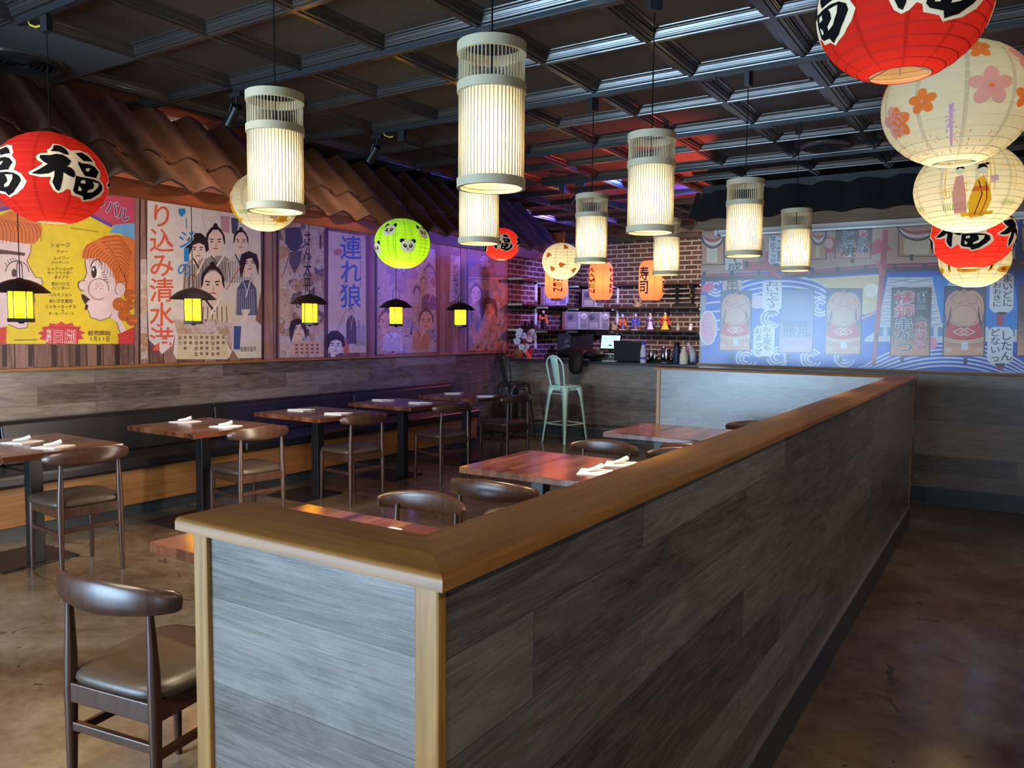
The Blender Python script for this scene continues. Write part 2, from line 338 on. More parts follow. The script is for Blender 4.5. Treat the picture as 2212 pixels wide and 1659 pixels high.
# coffered ceiling: one dropped grid, each panel stepping up to a recessed flat
def ceiling():
    b = MB(); G = .61; ox, oy = -2.8435, 4.9942
    prof = [(.0, 0), (.012, 0), (.0135, .006), (.033, .0065), (.0355, .013), (.041, .0135), (.0425, .0185), (.048, .019), (.052, .031), (.060, .0325), (.062, .037), (.082, .0375), (.0835, .042)]
    i0, i1 = math.ceil((XL-ox)/G)-1, math.ceil((XR-ox)/G); j0, j1 = math.ceil((YR-oy)/G)-1, math.ceil((YB-oy)/G)
    for i in range(i0, i1):
        for j in range(j0, j1):
            x0, y0 = ox+i*G, oy+j*G; x1, y1 = min(x0+G, XR+.05), min(y0+G, YB+.05); x0, y0 = max(x0, XL-.05), max(y0, YR-.05)
            if x1-x0 < .26 or y1-y0 < .26 or (i, j) in FLAT:
                b.cur = 1 if (i, j) in FLAT else 0; b.ngon([(x0, y0, CZ), (x1, y0, CZ), (x1, y1, CZ), (x0, y1, CZ)]); b.cur = 0; continue
            last = None
            for d, h in prof:
                ring = [b.P(p) for p in ((x0+d, y0+d, CZ+h), (x1-d, y0+d, CZ+h), (x1-d, y1-d, CZ+h), (x0+d, y1-d, CZ+h))]
                if last:
                    for k in range(4): b.face((last[k], last[(k+1) % 4], ring[(k+1) % 4], ring[k]))
                last = ring
            b.cur = 2; b.face(last); b.cur = 0
    o = b.build('ceiling', [M['ceil'], mat('grey_metal_panel', (.11, .115, .12), .35), mat('charcoal_panel_flat', (.060, .052, .045), .5, 0., .35)], fix=False); struct(o)
    s = o.modifiers.new('thick', 'SOLIDIFY'); s.thickness = .004; s.offset = 1
FLAT = {(-3, -5), (-4, -5)}
ceiling()
bx('ceiling_slab', M['plaster'], XL-.1, XR+.1, YR-.12, YB+.1, CZ+.12, CZ+.2)
# tiled skirting on the walls, with pale joints
def base(name, p0, p1, h=.15, step=.6, off=.3):
    (x0, y0), (x1, y1) = p0, p1; L = hypot(x1-x0, y1-y0); dx, dy = (x1-x0)/L, (y1-y0)/L; nx, ny = dy, -dx; b = MB()
    b.M = Matrix(((dx, nx, 0, x0), (dy, ny, 0, y0), (0, 0, 1, 0), (0, 0, 0, 1)))
    b.cur = 1; b.box(0, L, 0, .008, 0, h); b.cur = 0; a = 0.; e = off
    while a < L-.01:
        e = min(e, L); b.box(a+.0015, e-.0015, .008, .012, .004, h-.003); a = e; e += step
    return b.build(name, [M['tile'], M['grout']])
struct(base('baseboard_mural', (XM, YM), (XR, YM)))
struct(base('baseboard_left', (XL, 8.3), (XL, 9.62)))
struct(base('baseboard_right', (XR, YM), (XR, YR)))
def trim(n, m, *b): return struct(MB().box(*b).build('trim_%d' % n, m, bevel=.004))
trim(1, M['capy'], XL, XL+.035, YR, 9.62, 1.150, 1.172)
trim(2, M['capx'], XM-.01, XR, YM-.03, YM, 1.140, 1.162)
trim(4, M['blackmetal'], XM-.005, XR, YM-.008, YM, 2.64, CZ)
trim(3, M['white'], XM-.01, XR, YM-.034, YM, 1.163, 1.169)

# ------------------------------------------------------------------ the U-shaped half wall round the middle tables
pt = thing('partition', 'waist-high grey wood-plank half wall with oak cap, wrapping the middle tables', 'partition', (0, 0, 0))
px1, px0, py0, py1, TH = -.657, -1.185, .84, 6.73, .115
b = MB()
b.box(px0, px1, py0, py0+TH, 0, 1.148).box(px1-TH, px1, py0+TH, py1-TH, 0, 1.148).box(-2.70, px1, py1-TH, py1, 0, 1.148)
b.build('panel', M['lam'], pt)
CW = TH+.048
def cap(a, c, da, dc, inn, m, e0, e1):
    # a rounded board from outer corner a to c; ends mitred (1) or square (0)
    sec = [(0, 1.148), (0, 1.163), (.003, 1.168), (.008, 1.170), (CW-.008, 1.170), (CW-.003, 1.168), (CW, 1.163), (CW, 1.148)]; q = MB()
    A = [q.P((a[0]+(inn[0]+da[0]*e0)*d, a[1]+(inn[1]+da[1]*e0)*d, z)) for d, z in sec]; B = [q.P((c[0]+(inn[0]-da[0]*e1)*d, c[1]+(inn[1]-da[1]*e1)*d, z)) for d, z in sec]
    for i in range(8): j = (i+1) % 8; q.face((A[i], A[j], B[j], B[i]), True)
    q.face(A); q.face(B); q.build('cap_rail', m, pt, angle=1.0)
o_ = .028
cap((px0-o_, py0-o_), (px1+o_, py0-o_), (1, 0), 0, (0, 1), M['capx'], 0, 1)
cap((px1+o_, py0-o_), (px1+o_, py1+o_), (0, 1), 0, (-1, 0), M['capy'], 1, 1)
cap((px1+o_, py1+o_), (-2.70-o_, py1+o_), (-1, 0), 0, (0, -1), M['capx'], 1, 0)
def tr(x0, x1, y0, y1, z0=0.): MB().box(x0, x1, y0, y1, z0, 1.148).build('corner_trim', M['pinez'], pt, bevel=.004)
tr(px0-.008, px0+.03, py0-.008, py0+.02); tr(px1-.038, px1+.006, py0-.008, py0+.012)
tr(px1-.012, px1+.006, py1-.014, py1+.005, .15); tr(-2.708, -2.672, py1-TH-.008, py1+.008)
s = base('base_tile', (px1, py0), (px1, py1)); s.parent = pt
MB().box(px1, px1+.015, py0, py1, .150, .156).build('base_strip', M['alu'], pt)

# ------------------------------------------------------------------ tiled roofs over the two murals
def roof(name, label, m, along, a0, a1, eave, ridge, off, mf, fas, soffit, wall, per=.25, rows=2, amp=.026):
    # 'along' 1: runs in y, eave at x=eave[0]; 0: runs in x, eave at y=eave[0]
    t = thing(name, label, 'roof')
    def T(a, d, z): return (d, a, z) if along else (a, d, z)
    n = int((a1-a0)/per*10)
    dx, dz = (ridge[0]-eave[0]), (ridge[1]-eave[1]); L = hypot(dx, dz); nx, nz = (dz/L, -dx/L) if along else (dz/L, -dx/L)
    if (nx*off) < 0: nx, nz = -nx, -nz
    if nz < 0: nx, nz = -nx, -nz
    cuts = [0, .38, 1] if rows == 2 else [0, 1]
    for r in range(rows):
        s0, s1 = cuts[r]-(.05 if r else .03), cuts[r+1]; b = MB(); gr = []
        for side in (0, 1):
            row = []
            for j in range(7):
                u = j/6; s = s0+(s1-s0)*u; lift = .030*(1-u)+.004
                rr = []
                for i in range(n+1):
                    a = a0+(a1-a0)*i/n; ph = 2*pi*(a/per); wv = amp*(sin(ph)+.28*sin(2*ph+.6))
                    h = lift+wv-(.016 if side else 0)
                    rr.append(b.P(T(a, eave[0]+dx*s+nx*h, eave[1]+dz*s+nz*h)))
                row.append(rr)
            gr.append(row)
        for g in gr:
            for j in range(6):
                for i in range(n): b.face((g[j][i], g[j][i+1], g[j+1][i+1], g[j+1][i]), True)
        for i in range(n): b.face((gr[0][0][i], gr[0][0][i+1], gr[1][0][i+1], gr[1][0][i]))
        for e in (0, n):
            for j in range(6): b.face((gr[0][j][e], gr[0][j+1][e], gr[1][j+1][e], gr[1][j][e]))
        b.build('tile_row', m, t, angle=.9)
    z0, z1, f0, f1 = fas
    lo, hi = min(f0, f1), max(f0, f1)
    b = MB(); b.box(*((lo, hi, a0+.04, a1-.04) if along else (a0+.04, a1-.04, lo, hi)), z0, z1); b.build('fascia_board', mf, t, bevel=.004)
    b = MB(); d0, d1 = sorted((eave[0]+(ridge[0]-eave[0])*(soffit-eave[1]+.06)/(ridge[1]-eave[1]) if along else f1, wall)); b.box(*((d0, d1, a0+.05, a1-.05) if along else (a0+.05, a1-.05, d0, d1)), soffit, soffit+.02); b.build('soffit', M['fascia'] if along else M['blackmetal'], t)
    b = MB()                                            # end board closing the gable
    g = [(f1, z0), (eave[0], eave[1]), ridge, (wall, ridge[1]), (wall, soffit), (f1, soffit)]
    b.prism(g, a1-.06, a1-.05, 1 if along else 0) if along else b.prism(g, a0+.05, a0+.06, 0)
    b.build('gable_board', mf if not along else M['fascia'], t); return t
mt = mat('red_brown_roof_tile', (.10, .050, .034), .75); q = NT(mt); q.bump(q.noise(q.add('ShaderNodeNewGeometry').outputs[0], 160., 3.), .3, .002)
q.color(q.ramp(q.noise(q.add('ShaderNodeNewGeometry').outputs[0], 2.2, 5., .65), [(.3, (.095, .044, .028)), (.7, (.27, .115, .066))]))
mk = mat('black_roof_tile', (.016, .016, .017), .7)
roof('tile_canopy', 'brown wavy clay-tile canopy with red-brown fascia above the poster wall', mt, 1, -1.0, 7.95, (-4.35, 2.345), (-4.93, 2.93), 1, M['fascia'], (2.240, 2.345, -4.345, -4.37), 2.60, XL+.006, .285, 2, .034)
roof('tile_canopy', 'black wavy tile canopy on a weathered beam above the sumo mural', mk, 0, -2.74, XR, (7.44, 2.56), (7.62, 2.85), -1, M['beam'], (2.465, 2.575, 7.475, 7.505), 2.612, YM-.012, .32, 1, .024)
t = thing('screen_case', 'long white roll-up screen case under the beam over the mural', 'screen case', (-2.53, 7.61, 2.475))
b = MB(); b.M = Matrix.Rotation(pi/2, 4, 'Y'); b.lathe([(.045, 0), (.048, .01), (.048, 3.6), (.045, 3.61)], 16, cap0=True, cap1=True); b.build('tube', M['white'], t)
MB().box(.05, 3.5, -.012, .012, -.062, -.044).build('bottom_bar', M['alu'], t)
for x in (0, 3.58): MB().box(x, x+.03, -.055, .092, -.055, .055).build('end_bracket', M['white'], t)

# ------------------------------------------------------------------ round ceiling vents
def vent(i, j, r, label, fx=0, fy=0):
    x, y = -2.8435+.61*(i+.5)+fx, 4.9942+.61*(j+.5)+fy
    t = thing('ceiling_vent', label, 'vent', (x, y, CZ)); z = .0
    MB().lathe([(r, -.001), (r*.98, -.012), (r*.82, -.022), (r*.74, -.012), (r*.70, .02)], 40).build('flange', M['ceil'], t)
    MB().lathe([(.001, .018), (r*.72, .018)], 40).build('throat', mat('pale_duct', (.35, .36, .34), .5), t)
    b = MB()
    for k in range(5):
        q = r*(.14+.13*k); b.lathe([(q, -.006), (q+.012, -.016), (q+.020, -.010), (q+.008, .004)], 36)
    b.box(-r*.72, r*.72, -.004, .004, -.012, .0); b.build('louvre_rings', M['track'], t); return t
vent(-3, -5, .235, 'round black air vent in a flat grey ceiling panel above the poster wall', fx=-.30)
vent(2, 2, .20, 'round black louvred air vent among the ceiling coffers by the sprinkler')
t = thing('sprinkler', 'small white sprinkler head hanging below the round vent', 'sprinkler', (-1.34, 5.72, CZ))
MB().lathe([(.012, 0), (.012, -.05), (.008, -.06), (.014, -.075), (.014, -.085), (.001, -.086)], 10).build('sprinkler_body', M['white'], t)

# ------------------------------------------------------------------ lighting tracks
TY = [1.944, 3.164, 4.384, 5.604, 6.824]
TL = ['first of the five black lighting tracks, over the nearest pair of slatted pendants', 'second black lighting track, carrying a spotlight above the canopy', 'third black lighting track, carrying the green panda lantern', 'fourth black lighting track, over the farthest pair of slatted pendants', 'last black lighting track, nearest the bar, carrying a spotlight']
for y, l in zip(TY, TL):
    t = thing('lighting_track', l, 'lighting track', (-1.9, y, CZ), group='ceiling lighting tracks')
    MB().box(-2.13, 2.2, -.018, .018, -.028, -.001).build('rail', M['track'], t, bevel=.002)
    MB().box(.30, .42, -.020, .020, -.034, -.004).build('joint', M['track'], t)
    q = MB().tube([(-2.04, .0, -.029), (-2.03, 0, -.042), (-2.0, .01, -.055), (-1.965, .015, -.055)], .005, 6).build('wire_end', M['yellow'], t); q['label'] = 'short yellow wire end'
def spot(x, y, label):
    t = thing('track_spotlight', label, 'spotlight', (x, y, CZ-.0295), group='track spotlights')
    MB().box(-.05, .05, -.016, .016, -.03, -.002).build('adapter', M['track'], t)
    MB().tube([(0, 0, -.03), (0, .0, -.07)], .008).tube([(0, -.035, -.07), (-.02, -.036, -.12)], .005).tube([(0, .035, -.07), (-.02, .036, -.12)], .005).tube([(0, -.035, -.07), (0, .035, -.07)], .005).build('yoke', M['blackmetal'], t)
    b = MB(); b.M = Matrix.Translation((-.03, 0, -.125)) @ Matrix.Rotation(R(40), 4, 'Y')
    b.lathe([(.018, .06), (.03, .05), (.032, -.05), (.034, -.06), (.034, -.075), (.026, -.075), (.02, -.05)], 18, cap0=True); b.build('lamp_head', M['blackmetal'], t)
spot(-4.02, 3.164, 'black track spotlight above the brown canopy, left of the nearest slatted pendant')
spot(-4.01, 4.384, 'black track spotlight at the track end beside the green panda lantern')
spot(-3.62, 6.824, 'black track spotlight nearest the bar, above the orange-fan lantern')

# ------------------------------------------------------------------ slatted bamboo pendants
def pendant():
    t = thing('slatted_pendant', '', 'pendant lamp', group='slatted bamboo pendants'); Z0, Z1, r = 1.912, 2.325, .0955
    MB().box(-.03, .03, -.016, .016, CZ-.105, CZ-.0295).build('adapter', M['track'], t, bevel=.003)
    MB().tube([(0, 0, CZ-.11), (0, 0, 2.16)], .0028, 6).build('cord', M['cord'], t)
    for n, z, h in (('top_ring', Z1-.030, .030), ('middle_ring', 2.185, .026), ('bottom_ring', Z0, .026)):
        MB().lathe([(r-.004, z), (r+.006, z), (r+.0065, z+h), (r-.004, z+h), (r-.004, z)], 40).build(n, M['bamboo'], t)
    b = MB()
    for k in range(52):
        a = 2*pi*k/52; b.M = Matrix.Rotation(a, 4, 'Z'); b.box(r-.0015, r+.0015, -.0013, .0013, Z0+.01, Z1-.01)
    b.build('slats', M['bamboo'], t)
    MB().lathe([(r-.006, Z0+.012), (r-.006, 2.20)], 40).build('paper_liner', M['linerpaper'], t)
    MB().tube([(-r+.004, 0, 2.19), (r-.004, 0, 2.19)], .002, 6).tube([(0, -r+.004, 2.19), (0, r-.004, 2.19)], .002, 6).lathe([(.018, 2.20), (.018, 2.13)], 12, cap0=True, cap1=True).build('socket', M['white'], t)
    MB().sphere((0, 0, 2.09), .030, 14, 10).build('bulb', M['bulb'], t); return t
p0 = pendant()
PL = [(-2.262, 1.944, 'slatted bamboo pendant hanging beside the big red lantern on the left'), (-1.328, 1.944, 'largest, highest slatted bamboo pendant in the middle of the room'),
      (-2.232, 3.164, 'slatted bamboo pendant partly hidden behind the largest one'), (-1.340, 3.164, 'slatted bamboo pendant right of the largest one, overlapping a smaller one'),
      (-2.243, 4.384, 'slatted bamboo pendant in front of the round orange-fan lantern'), (-1.300, 4.384, 'slatted bamboo pendant under the ceiling vent, at the mural edge'),
      (-2.238, 5.604, 'small slatted bamboo pendant partly hiding the sushi lantern'), (-1.307, 5.604, 'rightmost slatted bamboo pendant, hanging before the mural')]
for i, (x, y, l) in enumerate(PL):
    if i: dup(p0, (x, y, 0), .3*i, l)
    else: p0.location = (x, y, 0); p0['label'] = l
    light('POINT', (x, y, 2.03), (1, .76, .42), .85, shadow_soft_size=.03)
    light('SPOT', (x, y, 2.0), (1, .80, .52), 38, (x, y, 0), spot_size=R(78), spot_blend=.6, shadow_soft_size=.03)

# ------------------------------------------------------------------ round paper lanterns
def refine(me_v, me_f, L):
    bm = bmesh.new(); vs = [bm.verts.new(p) for p in me_v]
    for f in me_f:
        try: bm.faces.new([vs[i] for i in f])
        except ValueError: pass
    bmesh.ops.triangulate(bm, faces=bm.faces)
    for _ in range(5):
        e = [e for e in bm.edges if e.calc_length() > L]
        if not e: break
        bmesh.ops.subdivide_edges(bm, edges=e, cuts=1); bmesh.ops.triangulate(bm, faces=[f for f in bm.faces if len(f.verts) > 3])
    bm.verts.index_update(); v = [tuple(p.co) for p in bm.verts]; f = [tuple(q.index for q in p.verts) for p in bm.faces]; bm.free(); return v, f
def ribbon(pts, wd):
    'a polyline of constant width as one joined strip'
    v = []; n = len(pts); closed = n > 2 and hypot(pts[0][0]-pts[-1][0], pts[0][1]-pts[-1][1]) < 1e-6
    for i, (x, y) in enumerate(pts):
        a = pts[i-1] if i else (pts[-2] if closed else pts[0]); c = pts[i+1] if i < n-1 else (pts[1] if closed else pts[-1])
        dx, dy = x-a[0], y-a[1]; l = hypot(dx, dy) or 0; ex, ey = c[0]-x, c[1]-y; k = hypot(ex, ey) or 0
        if not l: dx, dy, l = ex, ey, k
        if not k: ex, ey, k = dx, dy, l
        dx, dy, ex, ey = dx/l, dy/l, ex/k, ey/k; mx, my = -(dy+ey), dx+ex; q = hypot(mx, my) or 1; mx, my = mx/q, my/q
        s = wd/2/max(.45, mx*-dy+my*dx); v += [(x+mx*s, y+my*s), (x-mx*s, y-my*s)]
    return v, [(2*i, 2*i+2, 2*i+3, 2*i+1) for i in range(n-1)]
class Skin:
    'flat drawings laid on a lantern: x is the turn in radians, y the height from -1 to 1'
    def __init__(s, a, b, barrel=0): s.a, s.b, s.e = a, b, barrel; s.m = MB(); s.mats = []
    def put(s, v, f, m, layer):
        if m not in s.mats: s.mats.append(m)
        s.m.cur = s.mats.index(m); v, f = refine(v, f, .16); k = len(s.m.v)
        for th, h, _ in v:
            h = max(-.97, min(.97, h)); r = s.a*((1-abs(h)**s.e)**(1/3) if s.e else math.sqrt(1-h*h))+.0012+.0011*layer
            s.m.P((r*cos(th), r*sin(th), s.b*h))
        for q in f: s.m.face([k+i for i in q], True)
    def poly(s, pts, m, layer=1): s.put([(x, y, 0) for x, y in pts], [tuple(range(len(pts)))], m, layer)
    def char(s, c, off, x, y, wd, ht, m, layer=1, box=False):
        v, f = GL[(c, off)]
        if box:
            xs = [p[0] for p in v]; ys = [p[1] for p in v]; v = [((p[0]-min(xs))/(max(xs)-min(xs)), (p[1]-min(ys))/(max(ys)-min(ys))) for p in v]
        s.put([(x+(p[0]-.5)*wd, y+(p[1]-.5)*ht, 0) for p in v], f, m, layer)
    def line(s, pts, wd, m, layer=1):
        v, f = ribbon(pts, wd); s.put([(x, y, 0) for x, y in v], f, m, layer)
    def ell(s, x, y, rx, ry, m, layer=1, rot=0., n=16):
        s.poly([(x+rx*cos(a)*cos(rot)-ry*sin(a)*sin(rot), y+rx*cos(a)*sin(rot)+ry*sin(a)*cos(rot)) for a in (2*pi*k/n for k in range(n))], m, layer)
    def flower(s, x, y, r, m, mc, layer=1):
        for k in range(5):
            a = pi/2+2*pi*k/5; s.ell(x+.58*r*cos(a), y+.58*r*sin(a), .42*r, .34*r, m, layer, a)
        s.ell(x, y, .34*r, .34*r, m, layer+.3); s.ell(x, y, .12*r, .12*r, mc, layer+.6)
    def build(s, name, parent):
        return s.m.build(name, s.mats, parent, fix=False, angle=1.5)
def lantern(name, label, x, y, z, a, b, m, top=CZ-.0295, hole=.30, nr=15, ribs=None, power=3., group='round paper lanterns', bulbz=-.25):
    t = thing(name, label, 'paper lantern', (x, y, z), group=group); h0 = asin(hole)
    prof = []
    for k in range(nr+1):
        for e in ((0,) if k == nr else (0, .5)):
            q = (k+e)/nr; an = -pi/2+h0+(pi-2*h0)*q; bulge = 1.004 if e else 1.
            prof.append((a*cos(an)*bulge, b*sin(an)))
    MB().lathe(prof, 48).build('paper_shell', m, t, angle=1.5)
    q = MB()
    for k in range(nr+1):
        an = -pi/2+h0+(pi-2*h0)*k/nr; rr, zz = a*cos(an)+.0006, b*sin(an)
        q.tube([(rr*cos(2*pi*i/40), rr*sin(2*pi*i/40), zz) for i in range(40)], .0011, 4, True)
    q.build('wire_ribs', ribs or M['cream'], t)
    q = MB(); hr, hz = a*hole, -b*cos(h0)
    for sgn in (-1, 1): q.tube([(-hr, 0, sgn*abs(hz)), (-.02, 0, sgn*abs(hz)-sgn*.02), (.02, 0, sgn*abs(hz)-sgn*.02), (hr, 0, sgn*abs(hz))], .0016, 5)
    q.tube([(0, 0, abs(hz)), (0, 0, -abs(hz))], .0016, 5); q.build('wire_frame', M['alu'], t)
    MB().tube([(0, 0, abs(hz)-.02), (0, 0, top-z-.07)], .0028, 6).build('cord', M['cord'], t)
    MB().box(-.028, .028, -.016, .016, top-z-.075, top-z).build('adapter', M['track'], t, bevel=.003)
    MB().sphere((0, 0, bulbz*b), .026, 12, 8).build('bulb', M['bulb'], t)
    if power: light('POINT', (x+.0, y, z+bulbz*b-.05), (1, .78, .45), power, shadow_soft_size=.03)
    return t
def facing(t): return atan2(-t.location.y, -t.location.x)
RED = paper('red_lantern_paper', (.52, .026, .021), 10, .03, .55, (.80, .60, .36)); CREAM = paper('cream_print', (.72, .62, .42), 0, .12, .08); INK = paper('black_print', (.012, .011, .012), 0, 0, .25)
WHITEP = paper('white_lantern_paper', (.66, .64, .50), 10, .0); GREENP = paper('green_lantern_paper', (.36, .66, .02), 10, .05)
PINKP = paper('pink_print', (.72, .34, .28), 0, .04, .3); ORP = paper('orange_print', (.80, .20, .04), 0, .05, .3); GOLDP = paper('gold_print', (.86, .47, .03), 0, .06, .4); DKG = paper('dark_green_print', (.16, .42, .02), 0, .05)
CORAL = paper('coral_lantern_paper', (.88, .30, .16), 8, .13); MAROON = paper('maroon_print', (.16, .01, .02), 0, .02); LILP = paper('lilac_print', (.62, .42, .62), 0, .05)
# brush strokes of the good-luck character, traced once and laid four times round each red lantern
FU = [[(885,380),(940,360),(1010,365),(1070,410),(1100,470),(1095,515),(1040,515),(960,480),(840,485),(880,430)],
 [(700,570),(830,560),(920,525),(1010,525),(1070,560),(1118,620),(1080,690),(1050,715),(1110,735),(1150,780),(1160,850),(1140,890),(1080,875),(1000,825),(990,930),(965,1080),(940,1135),(900,1110),(850,1000),(880,900),(885,815),(800,870),(690,895),(580,885),(700,800),(800,715),(740,680),(690,620)],
 [(1205,460),(1325,422),(1400,470),(1448,555),(1380,560),(1300,578),(1250,520)], [(1215,600),(1270,625),(1380,610),(1450,635),(1495,710),(1465,775),(1450,828),(1290,835),(1240,740),(1210,650)],
 [(1165,850),(1210,860),(1420,860),(1500,880),(1545,930),(1555,1000),(1520,1080),(1440,1180),(1330,1225),(1305,1165),(1180,1140),(1140,1100),(1155,980)]]
FUH = [[(1310,700),(1375,680),(1345,745),(1305,750)], [(1240,915),(1290,905),(1300,960),(1230,965)], [(1400,905),(1490,910),(1480,980),(1420,1075),(1345,1100),(1350,1060),(1420,1010),(1420,950)], [(1215,1010),(1260,1060),(1255,1090),(1210,1090)]]
FUB = [(880,345),(1000,345),(1085,390),(1150,430),(1210,410),(1310,385),(1420,410),(1480,540),(1470,590),(1520,680),(1520,760),(1500,830),(1560,890),(1590,1010),(1560,1110),(1480,1200),(1330,1250),(1280,1200),(1130,1170),(1110,1100),(1060,1080),(1000,1140),(930,1165),(860,1120),(810,1010),(840,920),(700,935),(560,905),(540,870),(640,800),(740,710),(660,660),(640,600),(690,545),(800,520),(790,470),(840,430)]
def fu(t, a, b, turn):
    def g(pts, th): return [(th+asin(max(-.99, min(.99, (X-840)/820)))-R(22), -(Y-815)/735*.93) for X, Y in pts]
    for k in range(4):
        s = Skin(a, b); th = facing(t)+R(turn)+k*pi/2
        s.poly(g(FUB, th), CREAM, 1)
        for p in FU: s.poly(g(p, th), INK, 2.2)
        for p in FUH: s.poly(g(p, th), CREAM, 3.4)
        s.build('character', t)
for n, l, x, y, z, a, turn, pw in (('red_lantern', 'big red paper lantern with a black good-luck character, far left over the posters', -3.786, 1.944, 2.172, .235, 22, .8), ('red_lantern', 'red good-luck lantern cut off by the top edge, frontmost of the right-hand row', -.244, 1.944, 2.205, .174, 15, .35),
                        ('red_lantern', 'red good-luck lantern between the two pale ones in the right-hand row', -.262, 5.604, 2.092, .232, -15, 2.6), ('red_lantern', 'small red good-luck lantern by the bar, half behind a slatted pendant', -3.72, 5.604, 2.214, .155, -1, 1.6)):
    t = lantern(n, l, x, y, z, a, a*.885, RED, power=pw, ribs=M['red'], hole=.36 if a < .18 and y < 3 else .28); fu(t, a, a*.885, turn)
t = lantern('cherry_blossom_lantern', 'large white lantern with pink and orange blossoms, second of the right-hand row', -.216, 3.164, 2.285, .236, .208, WHITEP, hole=.28, power=1.1, bulbz=-.55)
s = Skin(.236, .208); f0 = facing(t)
for dx, dy, r, m in ((.30, .62, .20, ORP), (-.42, -.14, .20, ORP), (.82, -.14, .20, ORP), (-.985, .34, .18, ORP), (.40, -.02, .30, PINKP), (-.45, .48, .27, PINKP), (-.83, -.33, .26, PINKP), (.88, .5, .27, PINKP)):
    u = Skin(.236, .208); u.flower(f0+asin(dx), dy, r, m, ORP if m is PINKP else PINKP, 1.7 if m is ORP else 1); u.build('printed_blossom', t)
for k in range(6): u = Skin(.236, .208); u.flower(f0+R(85+45*k), .35*(-1)**k, .24, (PINKP, ORP)[k % 2], PINKP); u.build('printed_blossom', t)
random.seed(3)
for k in range(130):
    an, h = random.uniform(0, 2*pi), -.62-.27*random.random(); s.ell(an, h, .02, .012, PINKP, 1, random.random()*3, 6)
for k in range(24): s.ell(f0-.06+random.uniform(-.16, .16)*(1-k/26), -.78+.55*k/24, .022, .014, LILP, 1, random.random()*3, 6)
s.line([(f0-.06, -.80), (f0-.06, -.25)], .05, LILP, 1.2); s.build('petal_speckle', t)['kind'] = 'stuff'
def house(t, a, b, turn):
    s = Skin(a, b); f0 = facing(t)+R(turn)
    for o in (0, 2.1, 4.2):
        q = f0+o
        for k, dx in enumerate((.10, .16, .22, .30)): s.line([(q+dx, .80), (q+dx, -.25)], .014, GOLDP)
        s.line([(q-.55, .75), (q-.55, -.3)], .014, GOLDP); s.line([(q+.75, .7), (q+.75, -.2)], .014, GOLDP); s.line([(q+.05, .35), (q+.75, .28)], .014, GOLDP); s.line([(q-.62, -.18), (q-.1, -.02)], .016, GOLDP); s.line([(q-.6, -.36), (q-.15, -.22)], .012, GOLDP)
        for k in range(9): s.line([(q-.58+.05*k, -.36+.015*k), (q-.58+.05*k, -.18+.016*k)], .010, GOLDP)
        for k in range(12): s.line([(q-.66+.05*k, -.60), (q-.64+.05*k, -.47)], .014, DKG)
        for k in range(9): s.line([(q+.55+.04*k, -.52), (q+.56+.04*k, -.40)], .014, DKG)
        s.poly([(q-.02, .0), (q+.10, .08), (q+.20, -.12), (q+.30, -.42), (q+.26, -.74), (q-.10, -.76), (q-.14, -.45)], GOLDP, 1.2)
        s.line([(q+.02, -.02), (q+.10, -.30), (q+.02, -.70)], .020, MAROON, 1.7); s.line([(q+.14, -.05), (q+.20, -.40), (q+.16, -.72)], .016, MAROON, 1.7); s.poly([(q-.05, -.14), (q+.19, -.14), (q+.22, -.24), (q-.09, -.24)], ORP, 1.6); s.poly([(q-.36, .10), (q-.24, .12), (q-.18, -.30), (q-.16, -.66), (q-.44, -.66), (q-.42, -.25)], PINKP, 1.1); s.ell(q-.30, .22, .07, .085, CREAM, 1.5); s.poly([(q-.38, .24), (q-.34, .34), (q-.26, .34), (q-.22, .24), (q-.30, .28)], INK, 1.9)
        s.ell(q+.08, .20, .085, .10, CREAM, 1.5); s.poly([(q-.01, .22), (q+.02, .33), (q+.12, .35), (q+.18, .24), (q+.10, .27)], INK, 1.9); s.ell(q+.17, .34, .04, .03, INK, 1.9)
        s.poly([(q+.20, .05), (q+.34, .10), (q+.38, -.02), (q+.26, -.06)], LILP, 1.4); s.line([(q-.3, -.70), (q+.45, -.66)], .07, GOLDP, 1.1)
        for c, h0 in ((-.78, .72), (-.70, .66), (-.42, .80), (-.36, .74), (.92, .72), (.99, .66)):
            for k in range(7): s.line([(q+c-.012, h0-.055*k), (q+c+.014, h0-.012-.055*k)], .012, MAROON); s.line([(q+c+.012, h0-.01-.055*k), (q+c-.004, h0-.040-.055*k)], .010, MAROON)
    s.build('scene_print', t)
t = lantern('garden_scene_lantern', 'pale lantern printed with a gold garden pavilion scene, third of the right-hand row', -.231, 4.384, 2.188, .236, .210, WHITEP, hole=.28, power=2.2, bulbz=-.35, nr=19); house(t, .236, .210, 8)
t = lantern('garden_scene_lantern', 'pale garden scene lantern peeking out behind a slatted pendant on the left', -3.780, 3.164, 2.236, .193, .172, WHITEP, hole=.28, power=.9, bulbz=-.45, nr=17); house(t, .193, .172, 35)
t = lantern('garden_scene_lantern', 'pale lantern with gold carp, last of the right-hand row', -.299, 6.824, 2.045, .238, .212, WHITEP, hole=.28, power=2.2, bulbz=-.3); s = Skin(.238, .212); f0 = facing(t)
for k in range(5):
    q = f0-.15+k*1.25; s.poly([(q-.4, -.45), (q-.25, -.30), (q+.2, -.28), (q+.4, -.36), (q+.2, -.50), (q-.2, -.52)], GOLDP, 1); s.ell(q-.1, -.4, .12, .06, ORP, 1.4); s.poly([(q+.55, -.5), (q+.75, .1), (q+.82, .12), (q+.68, -.45)], GOLDP, 1); s.poly([(q+.60, -.4), (q+.70, .0), (q+.74, .0), (q+.65, -.4)], INK, 1.4)
s.build('carp_print', t)
t = lantern('panda_lantern', 'bright green lantern with panda faces hanging before the posters', -3.768, 4.384, 2.106, .200, .180, GREENP, hole=.30, power=2.6, bulbz=-.45, nr=17); s = Skin(.2, .18); f0 = facing(t)
